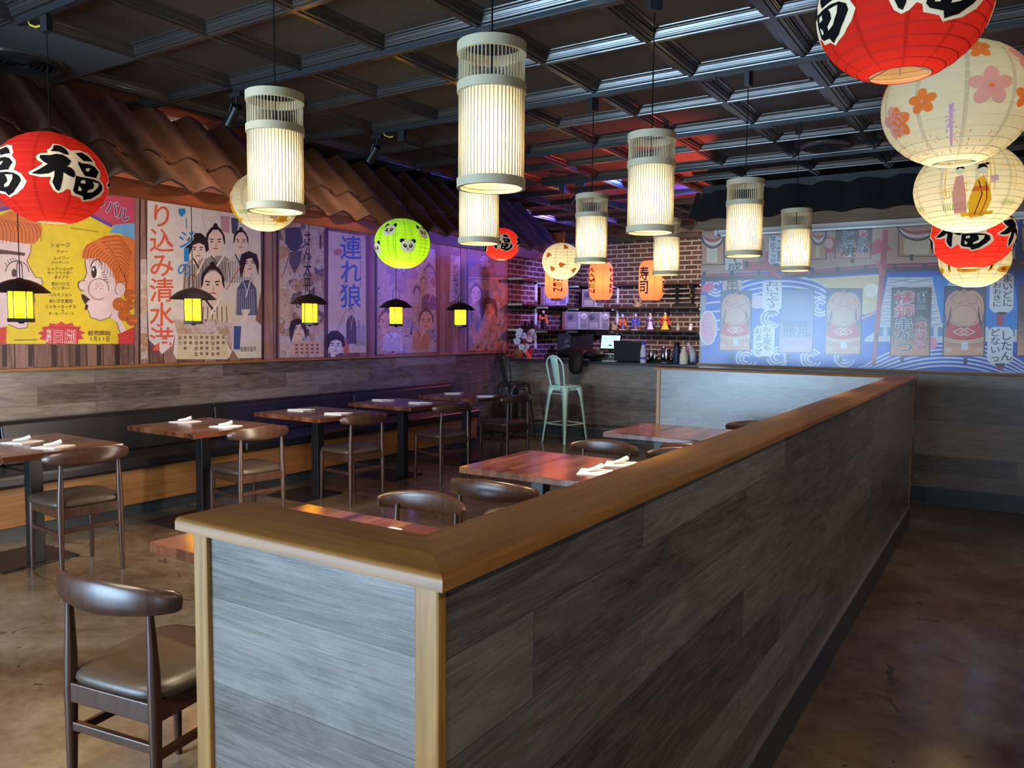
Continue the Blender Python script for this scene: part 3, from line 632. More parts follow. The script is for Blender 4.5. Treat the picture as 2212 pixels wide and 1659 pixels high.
for k in range(10):
    for e in (0, .07): s.line([(f0+.31+k*2*pi/10+e, -.9), (f0+.31+k*2*pi/10+e, .9)], .02, DKG)
for dx, dy in ((-.50, .42), (.20, -.20), (.80, .38), (-.92, -.25)): 
    q = f0+asin(dx)
    for sg in (-1, 1): s.ell(q+sg*.20, dy+.20, .09, .09, INK, 1)
    s.ell(q, dy, .27, .24, CREAM, 1.6)
    for sg in (-1, 1): s.ell(q+sg*.10, dy+.01, .062, .075, INK, 2.4, sg*-.6); s.ell(q+sg*.095, dy+.02, .02, .024, CREAM, 3.2)
    s.ell(q, dy-.08, .03, .02, INK, 2.4); s.line([(q-.05, dy-.14), (q, dy-.12), (q+.05, dy-.14)], .014, INK, 2.4)
s.build('panda_print', t)
t = lantern('fan_lantern', 'cream round lantern with orange fans hanging before the brick bar', -3.816, 6.824, 2.167, .192, .180, WHITEP, hole=.25, power=1.8, bulbz=-.05); s = Skin(.192, .18); f0 = facing(t)
for dx, dy, rot in ((.22, .66, .3), (-.62, .26, 2.6), (.08, -.26, 2.9), (-.56, -.52, .5), (.68, -.52, -.5), (.85, .2, 1.)):
    s = Skin(.192, .18); q = f0+asin(dx); s.poly([(q+.20*cos(rot+a)*1.1, dy+.20*sin(rot+a)) for a in (-.5, -.25, 0, .25, .5, .9, 1.3)]+[(q-.16*cos(rot+.4), dy-.12*sin(rot+.4))], ORP, 1); s.ell(q, dy, .05, .04, GOLDP, 1.5); s.build('printed_fan', t)

# ------------------------------------------------------------------ hat-shaped table lamps hanging over the window-booth tables
def hatlamp():
    t = thing('hat_lamp', '', 'pendant lamp', group='hat lamps over the bench tables')
    MB().lathe([(.014, .078), (.024, .072), (.055, .066), (.095, .050), (.130, .026), (.152, .005), (.166, -.006), (.163, -.011), (.126, .016), (.09, .040), (.05, .056), (.001, .058)], 32, cap0=True).build('hat_shade', M['blackmetal'], t)
    b = MB().lathe([(.072, -.175), (.075, -.172), (.075, -.193), (.072, -.196), (.02, -.196)], 6); b.lathe([(.02, -.196), (.012, -.205), (.001, -.205)], 12); b.build('base', M['blackmetal'], t)
    MB().lathe([(.066, .03), (.066, -.18)], 6).build('glass_panes', M['amber'], t, angle=.2)
    b = MB()
    for k in range(6): b.tube([(.068*cos(pi*k/3), .068*sin(pi*k/3), .03), (.068*cos(pi*k/3), .068*sin(pi*k/3), -.18)], .0035, 5)
    b.build('frame_bars', M['blackmetal'], t)
    MB().tube([(-.035, 0, .06), (-.033, 0, .15), (-.02, 0, .172), (.02, 0, .172), (.033, 0, .15), (.035, 0, .06)], .0028, 6).build('bail', M['blackmetal'], t)
    MB().tube([(0, 0, .06), (0, 0, 2.596-1.712)], .003, 6).build('cord', M['cord'], t)
    MB().sphere((0, 0, -.05), .022, 10, 8).build('bulb', M['bulb'], t); return t
h0 = hatlamp()
TBL = [(-5.155, 2.48), (-5.155, 3.70), (-5.155, 4.86), (-5.155, 6.0), (-5.155, 7.08)]
HL = ['nearest to the camera, before the yellow poster', 'before the red-lettered film poster', 'third of five, before the dark collage poster', 'under the green panda lantern', 'farthest of five, nearest the bar']
for i, ((x, y), l) in enumerate(zip(TBL, HL)):
    l = 'black hat lamp with glowing yellow glass, '+l
    if i: dup(h0, (-5.24, y, 1.712), .35*i, l)
    else: h0.location = (-5.24, y, 1.712); h0['label'] = l
    light('POINT', (-5.24, y, 1.632), (1, .62, .12), 2.2, shadow_soft_size=.02)
# ------------------------------------------------------------------ oblong lanterns over the bar
def oblong(name, label, px, py, text, turn, box, n0=-.46, dy=0):
    p = onY(px, py, 9.8); a, b = .165, .262
    t = thing(name, label, 'paper lantern', (p.x, 9.8, p.z), group='oblong bar lanterns')
    prof = [(a*.42, -b), (a*.70, -b*.97)]+[(a*(1-abs(h)**6)**(1/3), b*h) for h in (x/12 for x in range(-11, 12))]+[(a*.70, b*.97), (a*.42, b)]
    MB().lathe(prof, 40).build('paper_shell', CORAL, t, angle=1.5)
    for z in (-b-.03, b-.005): MB().lathe([(a*.45, z), (a*.45, z+.035)], 24, cap0=True, cap1=True).build('end_cap', M['purple'], t)
    MB().tube([(0, 0, b+.03), (0, 0, CZ-p.z)], .003, 6).build('cord', M['cord'], t)
    MB().tube([(0, 0, -.10), (0, 0, .10)], .025, 10).build('bulb', mat('warm_tube_bulb', (1, .75, .3), .5, emit=5., ecol=(1, .62, .12)), t)
    s = Skin(a, b, 6); f0 = facing(t)
    for tn in turn:
        for k, c in enumerate(text):
            h = (.34-.68*(k+.5)/len(text))*2+dy
            if c == 'M':
                u, v = .40, .46/len(text); s.line([(f0+R(tn)-u*.85, h-v), (f0+R(tn)-u*.85, h+v), (f0+R(tn), h-v*.5), (f0+R(tn)+u*.85, h+v), (f0+R(tn)+u*.85, h-v)], .10, MAROON, 1)
            elif box: s.char(c, BOLD, f0+R(tn), h, .80, 1.02/len(text), MAROON, 1, True)
            else: s.char(c, OUT, f0+R(tn), h, 1.0, 1.4/len(text), CREAM, 1); s.char(c, BOLD, f0+R(tn), h, 1.0, 1.4/len(text), MAROON, 2)
    s.build('lettering', t)
    light('POINT', (p.x, 9.8, p.z-.0), (1, .62, .25), 5., shadow_soft_size=.05)
oblong('ramen_lantern', 'orange oblong lantern lettered downwards, behind the orange-fan lantern', 1202, 605, 'RAMEN', (8, 128, 248), True)
oblong('ramen_lantern', 'orange oblong lantern with side lettering, middle one over the bar', 1298, 607, 'RAMEN', (-52, 68, 188), True)
oblong('sushi_lantern', 'orange oblong lantern with two dark characters, right one over the bar', 1407, 606, '寿司', (-38, 82, 202), False)

# ------------------------------------------------------------------ tables
def table(name, label, loc, sx, sy, poles, grp, po=0.):
    t = thing(name, label, 'table', loc, group=grp)
    MB().cbox((0, 0, .737), (sx, sy, .036)).build('tabletop', M['table'], t, bevel=.003)
    for px in poles:
        MB().cbox((px, 0, .36), (.078, .078, .72)).build('pole', M['blackmetal'], t, bevel=.003)
        MB().cbox((px-po, 0, .006), (.48, .46, .012)).build('base_plate', M['blackmetal'], t, bevel=.003)
        MB().cbox((px, 0, .714), (.32, .32, .010)).build('mounting_plate', M['blackmetal'], t)
    return t
TT = ['cut off by the left edge', 'second from the camera, before the red-lettered poster', 'third from the camera, under the dark collage poster', 'fourth from the camera', 'farthest of the five, nearest the bar stools']
tb = None
for (x, y), l in zip(TBL, TT):
    l = 'walnut block bench table, '+l
    if tb is None: tb = table('bench_table', l, (x, y, 0), .80, .71, (0,), 'tables along the bench', .165)
    else: dup(tb, (x, y, 0), 0, l)
t4 = table('four_seat_table', 'glossy walnut table inside the half wall, nearest the camera', (-1.87, 1.93, 0), 1.24, .72, (-.32, .32), 'tables inside the half wall')
dup(t4, (-1.89, 3.745, 0), 0, 'glossy walnut table inside the half wall, with two napkins on it, middle one')
dup(t4, (-1.89, 5.495, 0), 0, 'glossy walnut table inside the half wall, farthest, before the blue-lit panel')

# ------------------------------------------------------------------ bow-backed chairs
def chair():
    t = thing('bow_back_chair', '', 'chair')
    b = MB(); q = []                                     # padded seat: rounded plan, domed top
    def ring(k, z):
        out = []
        for i in range(40):
            a = 2*pi*i/40; ca, sa = cos(a), sin(a); e = .42
            x = .212*k*math.copysign(abs(ca)**e, ca); y = .215*k*math.copysign(abs(sa)**e, sa)
            x *= 1+.06*(y/.22); out.append(b.P((x, y, z)))
        return out
    rs = [ring(*p) for p in ((.90, .432), (.975, .436), (1., .448), (.985, .462), (.93, .474), (.80, .482), (.5, .487), (.02, .489))]
    for a, c in zip(rs, rs[1:]):
        for i in range(40): b.face((a[i], a[(i+1) % 40], c[(i+1) % 40], c[i]), True)
    b.face(rs[0][::-1]); b.face(rs[-1], True); b.build('seat', M['leather'], t, angle=1.2)
    for x in (-.172, .172):
        MB().tube([(x*1.03, -.205, 0), (x*1.02, -.203, .02), (x, -.20, .42), (x*.985, -.199, .52), (x*.955, -.203, .715)], [.0105, .012, .0195, .0185, .0095], 12).build('leg', M['walnut'], t)
        MB().tube([(x*1.04, .205, 0), (x*1.03, .203, .02), (x, .195, .36), (x, .195, .437)], [.0105, .012, .019, .018], 12).build('leg', M['walnut'], t)
    b = MB(); b.box(-.172, .172, -.212, -.190, .375, .434).box(-.172, .172, .184, .206, .375, .434).box(-.182, -.162, -.20, .195, .375, .434).box(.162, .182, -.20, .195, .375, .434); b.build('seat_rail', M['walnut'], t, bevel=.003)
    for x in (-.172, .172): MB().box(x-.009, x+.009, -.20, .195, .262, .288).build('stretcher', M['walnut'], t, bevel=.003)
    MB().box(-.172, .172, -.209, -.191, .285, .312).build('stretcher', M['walnut'], t, bevel=.003)
    pts, sec = [], []
    for i in range(29):
        s = i/14-1; a = s*R(78)
        x = .238*sin(a)/sin(R(78)); y = -.247+.088*(1-cos(a))/(1-cos(R(78)))
        e = abs(s); hgt = .052-.0245*e**1.3 if e < .93 else .030-.07*(e-.93)
        z = .735-.010*e*e
        pts.append((x, y, z)); sec.append((.0155-.0*e, hgt*(1.0 if e < .99 else .9)))
    MB().tube(pts, 1, 16, sect=sec).build('backrest', M['walnut'], t); return t
ch = chair()
G1, G2 = 'chairs facing the bench', 'chairs inside the half wall'
CH = [(-4.81, 2.555, 90-5, 'cut at lower left, drawn up to the nearest bench table', G1), (-4.80, 3.82, 90-8, 'second from the camera along the bench tables', G1), (-4.82, 4.94, 90-8, 'third from the camera along the bench tables', G1),
      (-4.79, 6.17, 90-14, 'fourth from the camera along the bench tables', G1), (-4.80, 7.32, 90-9, 'at the bench table nearest the bar stools', G1),
      (-2.21, 1.44, 9, 'in the left foreground beside the half wall end', G2), (-2.14, 2.44, 180, 'at the far side of the nearest glossy table, bow wholly visible', G2), (-1.56, 2.44, 180, 'at the far side of the nearest glossy table, half hidden', G2),
      (-2.11, 3.27, 4, 'at the near side of the middle glossy table, bow visible', G2), (-1.55, 3.25, 0, 'at the near side of the middle glossy table, tip showing', G2), (-2.21, 4.37, 180, 'at the far side of the middle glossy table, bow visible', G2), (-1.66, 4.35, 180, 'at the far side of the middle glossy table, partly hidden', G2),
      (-1.70, 5.02, 0, 'at the near side of the farthest glossy table', G2), (-1.70, 6.06, 180, 'at the far side of the farthest glossy table', G2)]
for i, (x, y, a, l, g) in enumerate(CH):
    l = 'walnut bow-back chair '+l
    c = dup(ch, (x, y, 0), R(a), l) if i else ch
    c.location = (x, y, 0); c.rotation_euler = (0, 0, R(a)); c['label'] = l; c['group'] = g

# ------------------------------------------------------------------ napkins and chopsticks
def setting(kind):
    n = thing('folded_napkin', '', 'napkin'); s = .085
    b = MB(); b.prism([(-s, -s), (s, -s), (s*1.02, s*.97), (-s*.97, s)], 0, .004); b.prism([(-s*.95, -s*.9), (s*.93, -s*.95), (s*.9, s*.9)], .004, .007); b.build('cloth', M['napkin'], n)
    if kind == 0:
        p = thing('paper_chopstick_rest', '', 'chopstick rest'); b = MB(); b.M = Matrix.Rotation(R(38), 4, 'Z'); b.tube([(-.05, 0, .014), (.0, 0, .020), (.045, 0, .034)], 1, 8, sect=[(.017, .007), (.018, .010), (.019, .013)]); b.build('paper_roll', M['napkin'], p)
    else:
        p = thing('paper_chopstick_sleeve', '', 'chopsticks'); b = MB(); b.M = Matrix.Rotation(R(28), 4, 'Z'); b.box(-.115, .09, -.012, .012, .0075, .012); b.build('sleeve', M['napkin'], p)
        b = MB(); b.M = Matrix.Rotation(R(28), 4, 'Z'); b.box(.09, .125, -.008, -.001, .0075, .0125).box(.09, .125, .001, .008, .0075, .0125); b.build('chopstick_tips', M['bamboo'], p)
    return n, p
NP = [('left on the frontmost bench table', 0, (48, 955), 0), ('right on the frontmost bench table', 0, (115, 965), 0), ('left on the second bench table', 1, (400, 911), 0), ('right on the second bench table', 1, (488, 921), 0), ('left on the third bench table', 2, (650, 886), 1), ('right on the third bench table', 2, (730, 894), 1),
      ('left on the fourth bench table', 3, (828, 865), 1), ('right on the fourth bench table', 3, (908, 871), 1), ('left on the farthest bench table', 4, (980, 850), 1), ('right on the farthest bench table', 4, (1050, 856), 1), ('nearer on the middle glossy table', 5, (1285, 1020), 0), ('farther on the middle glossy table', 5, (1340, 1003), 0)]
P0 = [setting(0), setting(1)]; used = [0, 0]
for l, k, (px, py), kind in NP:
    q = onZ(px, py, .756); rz = R((20, 5, 12, -8, 30)[k % 5])
    for o, wd, g in zip(P0[kind], ('white folded napkin ', 'white paper-wrapped '+('chopstick rest ' if kind == 0 else 'chopsticks ')), ('folded napkins', 'chopstick wraps')):
        l2 = wd+('lying ' if wd[6] == 'f' else 'on the napkin ')+l
        if not used[kind]: o.location = (q.x, q.y, .7552); o.rotation_euler = (0, 0, rz); o['label'] = l2; o['group'] = g
        else: dup(o, (q.x, q.y, .7552), rz, l2)['group'] = g
    used[kind] = 1
q = onZ(850, 1143, .756)
t = thing('paper_scrap', 'small white paper scrap on the nearest glossy table behind the oak cap', 'paper', (q.x, q.y, .755)); MB().prism([(-.03, -.01), (.03, -.012), (.032, .012), (-.02, .015)], 0, .004).build('paper', M['napkin'], t)

# ------------------------------------------------------------------ the long bench
t = thing('banquette', 'long black upholstered wall bench on a stained plywood base under the posters', 'bench', (XL+.013, 5, 0))
MB().box(0, .46, -5, 3.16, 0, .10).build('toe_kick', M['tile'], t)
MB().box(0, .50, -5, 3.18, .10, .375).build('base_panel', M['ply'], t, bevel=.003)
for k in range(4):
    y0, y1 = -4.05+1.80*k+.004-.0, -4.05+1.80*(k+1)-.004
    if k == 3: pass
    b = MB().box(.10, .555, y0, y1+(0 if k < 3 else .04), .376, .475); b.build('seat_cushion', M['vinyl'], t, bevel=.028, seg=4)
    pts = [(.002, .476), (.16, .476), (.135, .64), (.118, .765), (.085, .790), (.03, .792), (.002, .785)]
    b = MB(); b.prism([(a, c) for a, c in pts], y0, y1, 1); b.build('back_cushion', M['vinyl'], t, bevel=.014, seg=3)

# ------------------------------------------------------------------ metal bar stools
def stool(name, label, m, loc, rz):
    t = thing(name, label, 'bar stool', loc, rz, 'metal bar stools'); s, f = .155, .215
    b = MB(); pl = []
    for i in range(32):
        a = 2*pi*i/32; e = .38; pl.append((s*1.03*math.copysign(abs(cos(a))**e, cos(a)), s*1.03*math.copysign(abs(sin(a))**e, sin(a))))
    rs = [[b.P((x*k, y*k, z)) for x, y in pl] for k, z in ((.98, .735), (1., .745), (1., .757), (.95, .765), (.80, .762), (.3, .756), (.02, .755))]
    for a, c in zip(rs, rs[1:]):
        for i in range(32): b.face((a[i], a[(i+1) % 32], c[(i+1) % 32], c[i]), True)
    b.face(rs[0][::-1]); b.face(rs[-1], True); b.box(-s, s, -s-.002, -s+.002, .70, .745).box(-s, s, s-.002, s+.002, .70, .745).box(-s-.002, -s+.002, -s, s, .70, .745).box(s-.002, s+.002, -s, s, .70, .745)
    b.build('seat', m, t, angle=.9)
    for sx in (-1, 1):
        for sy in (-1, 1):
            b = MB()                                     # folded sheet leg: two tapering flanges meeting at the corner
            for fl in (0, 1):
                w0, w1 = .095, .030
                A = []
                for (z, c, w) in ((.735, s, w0), (.62, s+.012, .062), (.02, f, w1), (0, f+.003, w1)):
                    o = (sx*c, sy*c, z); i_ = (sx*(c-w), sy*c, z) if fl == 0 else (sx*c, sy*(c-w), z); A.append((b.P(o), b.P(i_)))
                for p, q in zip(A, A[1:]): b.face((p[0], p[1], q[1], q[0]), True)
            o = b.build('leg', m, t, fix=False); md = o.modifiers.new('sheet', 'SOLIDIFY'); md.thickness = .004; md.offset = 0
    zf = .255; c = s+(f-s)*(.735-zf)/.735
    for a, q in (((-c, -c), (c, -c)), ((c, -c), (c, c)), ((c, c), (-c, c)), ((-c, c), (-c, -c))):
        MB().tube([(a[0]*.98, a[1]*.98, zf), (q[0]*.98, q[1]*.98, zf)], .009, 8).build('foot_rail', m, t)
    for y in (-s-.006, s+.006): MB().tube([(-s, y, .655), (s, y, .655)], .006, 8).build('stretcher', m, t)
    y0, hp = -s+.015, []
    for k in range(25):
        u = k/24; a = pi*u
        if u < .32: v = u/.32; hp.append((-.128-.022*v, y0-.055*v, .76+.26*v))
        elif u > .68: v = (1-u)/.32; hp.append((.128+.022*v, y0-.055*v, .76+.26*v))
        else: v = (u-.32)/.36; hp.append((-.150*cos(pi*v), y0-.055-.035*sin(pi*v), 1.02+.135*sin(pi*v)))
    MB().tube(hp, .0115, 10).build('back_hoop', m, t)
    b = MB(); g = []
    for k in range(9):
        v = k/8; wd = .050+.022*v; z = .755+.385*v; yy = y0-.088*v+.004
        g.append([b.P((x*wd, yy+.010*(x*x-1), z)) for x in (-1, -.5, 0, .5, 1)])
    for a, c in zip(g, g[1:]):
        for i in range(4): b.face((a[i], a[i+1], c[i+1], c[i]), True)
    o = b.build('back_splat', m, t, fix=False); md = o.modifiers.new('sheet', 'SOLIDIFY'); md.thickness = .004; md.offset = 0
    return t
stool('bar_stool', 'mint green metal bar stool with hooped back standing at the bar', M['mint'], (-5.01, 9.10, 0), R(-16))
stool('bar_stool', 'dark gunmetal bar stool with hooped back in the corner left of the mint one', M['gunmetal'], (-5.86, 9.17, 0), R(-20))
# ------------------------------------------------------------------ the bar
t = thing('bar_counter', 'grey wood-plank bar counter with black top at the back', 'bar counter', (-4.5, 9.62, 0))
MB().box(-1.80, 1.79, 0, .62, .15, 1.032).build('front_panel', M['lam'], t)
MB().box(-1.80, 1.79, -.07, .74, 1.032, 1.066).build('countertop', mat('black_laminate', (.012, .012, .013), .3), t, bevel=.004)
MB().box(-1.80, 1.79, .002, .03, .0, .15).build('kick_board', M['tile'], t)
o = base('base_tile', (-1.80, 0.), (1.79, 0.)); o.parent = t; o.location = (0, 0, 0)
MB().tube([(-1.7, -.03, .20), (1.7, -.03, .20)], .012, 8).build('foot_rail', M['steel'], t)
t = thing('back_counter', 'dark back counter under the shelves behind the bar', 'counter', (-4.5, 11.7, 0))
MB().box(-1.79, 1.78, -.30, .29, 0, .96).box(-1.79, -1.35, -1.30, -.301, 0, .96).build('cabinet', M['vinyl'], t); MB().prism([(-1.79, -1.31), (-1.32, -1.31), (-1.32, -.33), (1.78, -.33), (1.78, .29), (-1.79, .29)], .96, 1.0).build('countertop', M['blackmetal'], t)
SH = [1.497, 1.866, 2.238]
for z, l in zip(SH, ('lowest', 'middle', 'highest')):
    t = thing('corner_shelf', l+' dark corner shelf on white brackets across the brick walls', 'shelf', (XL, YB, z), group='brick wall shelves')
    MB().prism([(.002, -2.33), (.25, -2.33), (.25, -.26), (3.585, -.26), (3.585, 0), (0, 0)], -.026, 0).build('board', M['walnut'], t, bevel=.003)
    MB().box(.012, .25, -2.345, -2.331, -.028, .002).build('end_strip', M['bamboo'], t)
    for k, (bx_, by, ax) in enumerate(((.0, -1.55, 0), (.0, -.55, 0), (.68, 0, 1), (2.16, 0, 1), (3.2, 0, 1))):
        b = MB()
        if ax == 0: b.box(0, .03, by-.014, by+.014, -.30, -.027).box(0, .22, by-.014, by+.014, -.052, -.027)
        else: b.box(bx_-.014, bx_+.014, -.03, 0, -.30, -.027).box(bx_-.014, bx_+.014, -.22, 0, -.052, -.027)
        b.build('bracket', M['white'], t)
def S(px, z, y=11.86): p = onY(px, 700, y); return (p.x, y, z+.0005)
def SL(px, z, x=-6.17): p = onX(px, 700, x); return (x, p.y, z+.0005)
RL = mat('brushed_grey_acrylic', (.24, .23, .28), .35)
# acrylic-fronted radios
def radio(label, loc, rz, wood):
    t = thing('acrylic_radio', label, 'radio', (loc[0], loc[1], loc[2]+.002), rz, 'acrylic radios'); W_, H_ = .36, .285
    MB().box(-W_/2, W_/2, 0, .16, 0, H_).build('case', M['greyacryl'], t, bevel=.006)
    if wood: MB().box(-W_/2-.05, -W_/2-.001, .0, .16, 0, H_).build('wood_side', M['brownwood'], t)
    b = MB().box(-W_/2, W_/2, -.006, 0, H_-.012, H_).box(-W_/2, W_/2, -.006, 0, 0, .01).box(-W_/2, -W_/2+.01, -.006, 0, 0, H_).box(W_/2-.01, W_/2, -.006, 0, 0, H_); b.build('front_rim', RL, t)
    b = MB(); b.box(-.15, .0, -.012, 0, .02, .115); o = b.build('grille', RL, t, bevel=.012)
    b = MB()
    for k in range(6): b.box(-.14, -.01, -.014, -.011, .030+.013*k, .034+.013*k)
    b.build('grille_bars', M['greyacryl'], o)
    MB().box(.025, .062, -.010, 0, .008, H_-.01).build('tuner_strip', RL, t)
    def dial(name, x, z, r, m, m2):
        b = MB(); b.M = Matrix.Translation((x, 0, z)) @ Matrix.Rotation(pi/2, 4, 'X'); b.lathe([(r, 0), (r, .010), (r*.86, .014), (r*.84, .006)], 24); q = b.build(name, m, t)
        b = MB(); b.M = Matrix.Translation((x, 0, z)) @ Matrix.Rotation(pi/2, 4, 'X'); b.lathe([(r*.84, .006), (r*.3, .008), (.001, .012)], 20); b.build('dial_face', m2, q)
    dial('tuning_dial', .118, .215, .048, M['white'], RL); dial('speaker', .115, .085, .056, RL, M['greyacryl']); dial('tuning_dial', -.10, .20, .046, M['greyacryl'], M['navy']); return t
ra = R(38)
radio('acrylic-fronted radio with wooden side on the middle shelf, behind the first orange lantern', (-6.05, SL(1183, 0)[1]+.02, SH[1]), ra, True)
radio('acrylic-fronted radio on the middle shelf nearest the wall corner', (-5.92, 11.66, SH[1]), ra, False)
radio('blue-lit acrylic-fronted radio with wooden side on the lowest shelf', (-6.02, 11.28, SH[0]), ra, True)
radio('acrylic-fronted radio with silver dials on the lowest shelf in the wall corner', (-5.80, 11.62, SH[0]), R(30), False)
# dolls and figures
def doll(label, loc, h, robe, over, hair, basem, grp='kimono dolls on the lowest shelf', spread=1.):
    t = thing('kimono_doll', label, 'figurine', loc, 0, grp); k = h/.30
    if basem: MB().box(-.06*k, .06*k, -.045*k, .045*k, 0, .010*k).build('stand', basem, t); z = .010*k
    else: z = 0
    b = MB(); b.M = Matrix.Translation((0, 0, z)) @ Matrix.Diagonal((k, k*.75, k, 1))
    b.lathe([(.058*spread, 0), (.050*spread, .02), (.036, .08), (.032, .13), (.030, .16), (.036, .19), (.032, .215), (.012, .225)], 16, cap0=True, cap1=True); b.build('robe', robe, t)
    b = MB(); b.M = Matrix.Translation((0, 0, z)) @ Matrix.Scale(k, 4)
    for s in (-1, 1): b.tube([(s*.026, 0, .205), (s*.050, -.012, .16), (s*.030, -.034, .145)], 1, 8, sect=[(.014, .014), (.020, .030), (.014, .020)]); b.tube([(s*.050, -.01, .16), (s*.055, 0, .10), (s*.052, 0, .075)], 1, 8, sect=[(.010, .014), (.010, .030), (.008, .026)])
    b.lathe([(.035, .135), (.037, .165), (.034, .168)], 14); b.build('sleeves_and_sash', over, t)
    b = MB(); b.M = Matrix.Translation((0, 0, z)) @ Matrix.Scale(k, 4); b.sphere((0, -.004, .247), .021, 12, 8, (1, 1, 1.15)); b.tube([(0, 0, .222), (0, 0, .235)], .010, 8); b.build('head', M['skin'], t); b = MB(); b.M = Matrix.Translation((0, 0, z)) @ Matrix.Scale(k, 4); b.sphere((0, -.038, .148), .011, 8, 6); b.build('hands', M['skin'], t)
    b = MB(); b.M = Matrix.Translation((0, 0, z)) @ Matrix.Scale(k, 4); b.sphere((0, .006, .256), .024, 12, 8, (1.05, .9, 1)); b.sphere((0, .004, .284), .013, 10, 6); b.build('hair', hair, t); return t
doll('small doll in an orange robe over purple skirt, on a pale base', S(1345, SH[0]), .255, M['purple'], M['orange'], M['lilac'], M['cream'])
doll('small doll in a blue striped jacket over a purple skirt, on a pale base', S(1373, SH[0]), .265, M['purple'], M['blue'], M['lilac'], M['cream'])
doll('tall doll in a lilac gown with dark sleeves and black hair', S(1405, SH[0]), .295, M['lilac'], M['purple'], M['black'], M['black'], spread=1.1)
doll('tall doll in a red jacket and gold and black skirt', S(1437, SH[0]), .305, M['yellow'], M['red'], M['black'], M['black'], spread=1.25)
doll('black-robed doll beside the lowest wooden-sided radio', SL(1174, SH[0]), .31, M['black'], M['orange'], M['black'], M['black'])
def statuette(name, label, loc, m, h, cat='figurine', ears=False):
    t = thing(name, label, cat, loc); k = h/.1
    b = MB(); b.M = Matrix.Scale(k, 4); b.lathe([(.026, 0), (.030, .01), (.027, .04), (.018, .062), (.012, .068)], 14, cap0=True, cap1=True); b.build('body', m, t)
    b = MB(); b.M = Matrix.Scale(k, 4); b.sphere((0, -.004, .082), .019, 12, 8)
    if ears:
        for s in (-1, 1): b.lathe([(.007, 0), (.001, .014)], 6, (s*.011, -.002, .095))
        b.tube([(.022, -.004, .05), (.032, -.012, .07), (.030, -.014, .092)], .006, 6)
    b.build('head', m, t); return t
statuette('stone_statuette', 'small grey-green stone statuette near the right end of the lowest shelf', S(1465, SH[0]), M['sage'], .115)
statuette('cat_figurine', 'small white beckoning cat at the right end of the lowest shelf', S(1492, SH[0]), M['white'], .105, ears=True)
for k, (px, h) in enumerate(((1128, .07), (1135, .12), (1142, .09), (1150, .14))):
    t = statuette('dark_figurine', 'dark little figurine, %s in the row of four on the lowest shelf' % ('first', 'second', 'third', 'last and tallest')[k], SL(px, SH[0]), M['black'], h); t['group'] = 'dark figurines on the shelf'
statuette('grey_figurine', 'grey figurine between the dark row and the black-robed doll', SL(1163, SH[0]), M['greyacryl'], .12)
def root_carving(label, loc, k):
    t = thing('root_carving', label, 'ornament', loc); b = MB(); b.M = Matrix.Scale(k, 4); random.seed(5)
    b.lathe([(.06, 0), (.05, .02), (.035, .05), (.03, .08), (.02, .095)], 10, cap0=True, cap1=True)
    for q in ((-.07, .15), (.09, .14), (-.03, .16), (.05, .09), (-.09, .03), (.10, .02)): b.tube([(q[0]*.3, 0, .05), (q[0]*.7, .01, .05+(q[1]-.05)*.6), (q[0], 0, q[1])], [.018, .012, .006], 7)
    b.build('carved_root', M['driftwood'], t)
root_carving('pale root carving with spread arms in the middle of the lowest shelf', S(1327, SH[0]), .9)
root_carving('root carving at the corner of the middle shelf beside the radios', (-5.22, 11.87, SH[1]+.001), .95)
t = thing('sword_stand', 'black three-tier sword stand on the middle shelf', 'sword stand', S(1477, SH[1]))
b = MB().box(-.16, .16, -.05, .05, 0, .02)
for s in (-.12, .12): b.box(s-.012, s+.012, -.015, .015, .02, .325); [b.box(s-.010, s+.010, -.055, 0, z, z+.02) for z in (.12, .195, .27)]
b.prism([(-.19, 0), (.19, 0), (.15, .06), (-.15, .06)], -.02, .02, 1); b.build('rack', M['black'], t)
for z, l, k in ((.14, 'lowest', .34), (.215, 'middle', .30), (.285, 'highest', .22)):
    q = thing('sheathed_sword', 'sheathed black sword lying %s on the stand' % l, 'sword', (t.location.x-.02, 11.795, SH[1]+z+.026), group='swords on the stand')
    MB().tube([(-k, 0, .0), (-k*.3, 0, -.010), (k*.45, 0, .0)], .013, 8).build('scabbard', M['black'], q)
    MB().tube([(k*.47, 0, 0), (k*.8, 0, .012)], .011, 8).build('hilt', M['gunmetal'], q); MB().tube([(k*.45, 0, 0), (k*.47, 0, .001)], .024, 12).build('guard', M['gold'], q)
# electronics on the back counter
def C(px, y=11.55): return (onY(px, 760, y).x, y, 1.0005)
t = thing('loudspeaker', 'black loudspeaker box standing on a black mixer under the shelves', 'speaker', (-5.90, 10.75, 1.0005), R(25))
MB().box(-.12, .10, -.10, .12, 0, .13).build('mixer', M['blackmetal'], t, bevel=.006); b = MB(); b.prism([(-.14, .131), (.08, .131), (.08, .38), (.02, .43), (-.14, .43)], -.12, .12, 1); o = b.build('cabinet', M['black'], t, bevel=.012)
for z, r in ((.21, .06), (.33, .035)):
    b = MB(); b.M = Matrix.Translation((.0, -.12, z)) @ Matrix.Rotation(pi/2, 4, 'X'); b.lathe([(r, 0), (r, .006), (r*.8, .004), (.01, -.0)], 20); b.build('speaker_cone', M['gunmetal'], o)
t = thing('monitor', 'black switched-off monitor on a stand below the lowest shelf', 'monitor', C(1256, 11.55), R(18))
MB().box(-.19, .19, -.012, .02, .12, .42).build('screen', M['black'], t, bevel=.006); MB().box(-.03, .03, 0, .03, .01, .14).box(-.10, .10, -.06, .09, 0, .012).build('stand', M['blackmetal'], t)
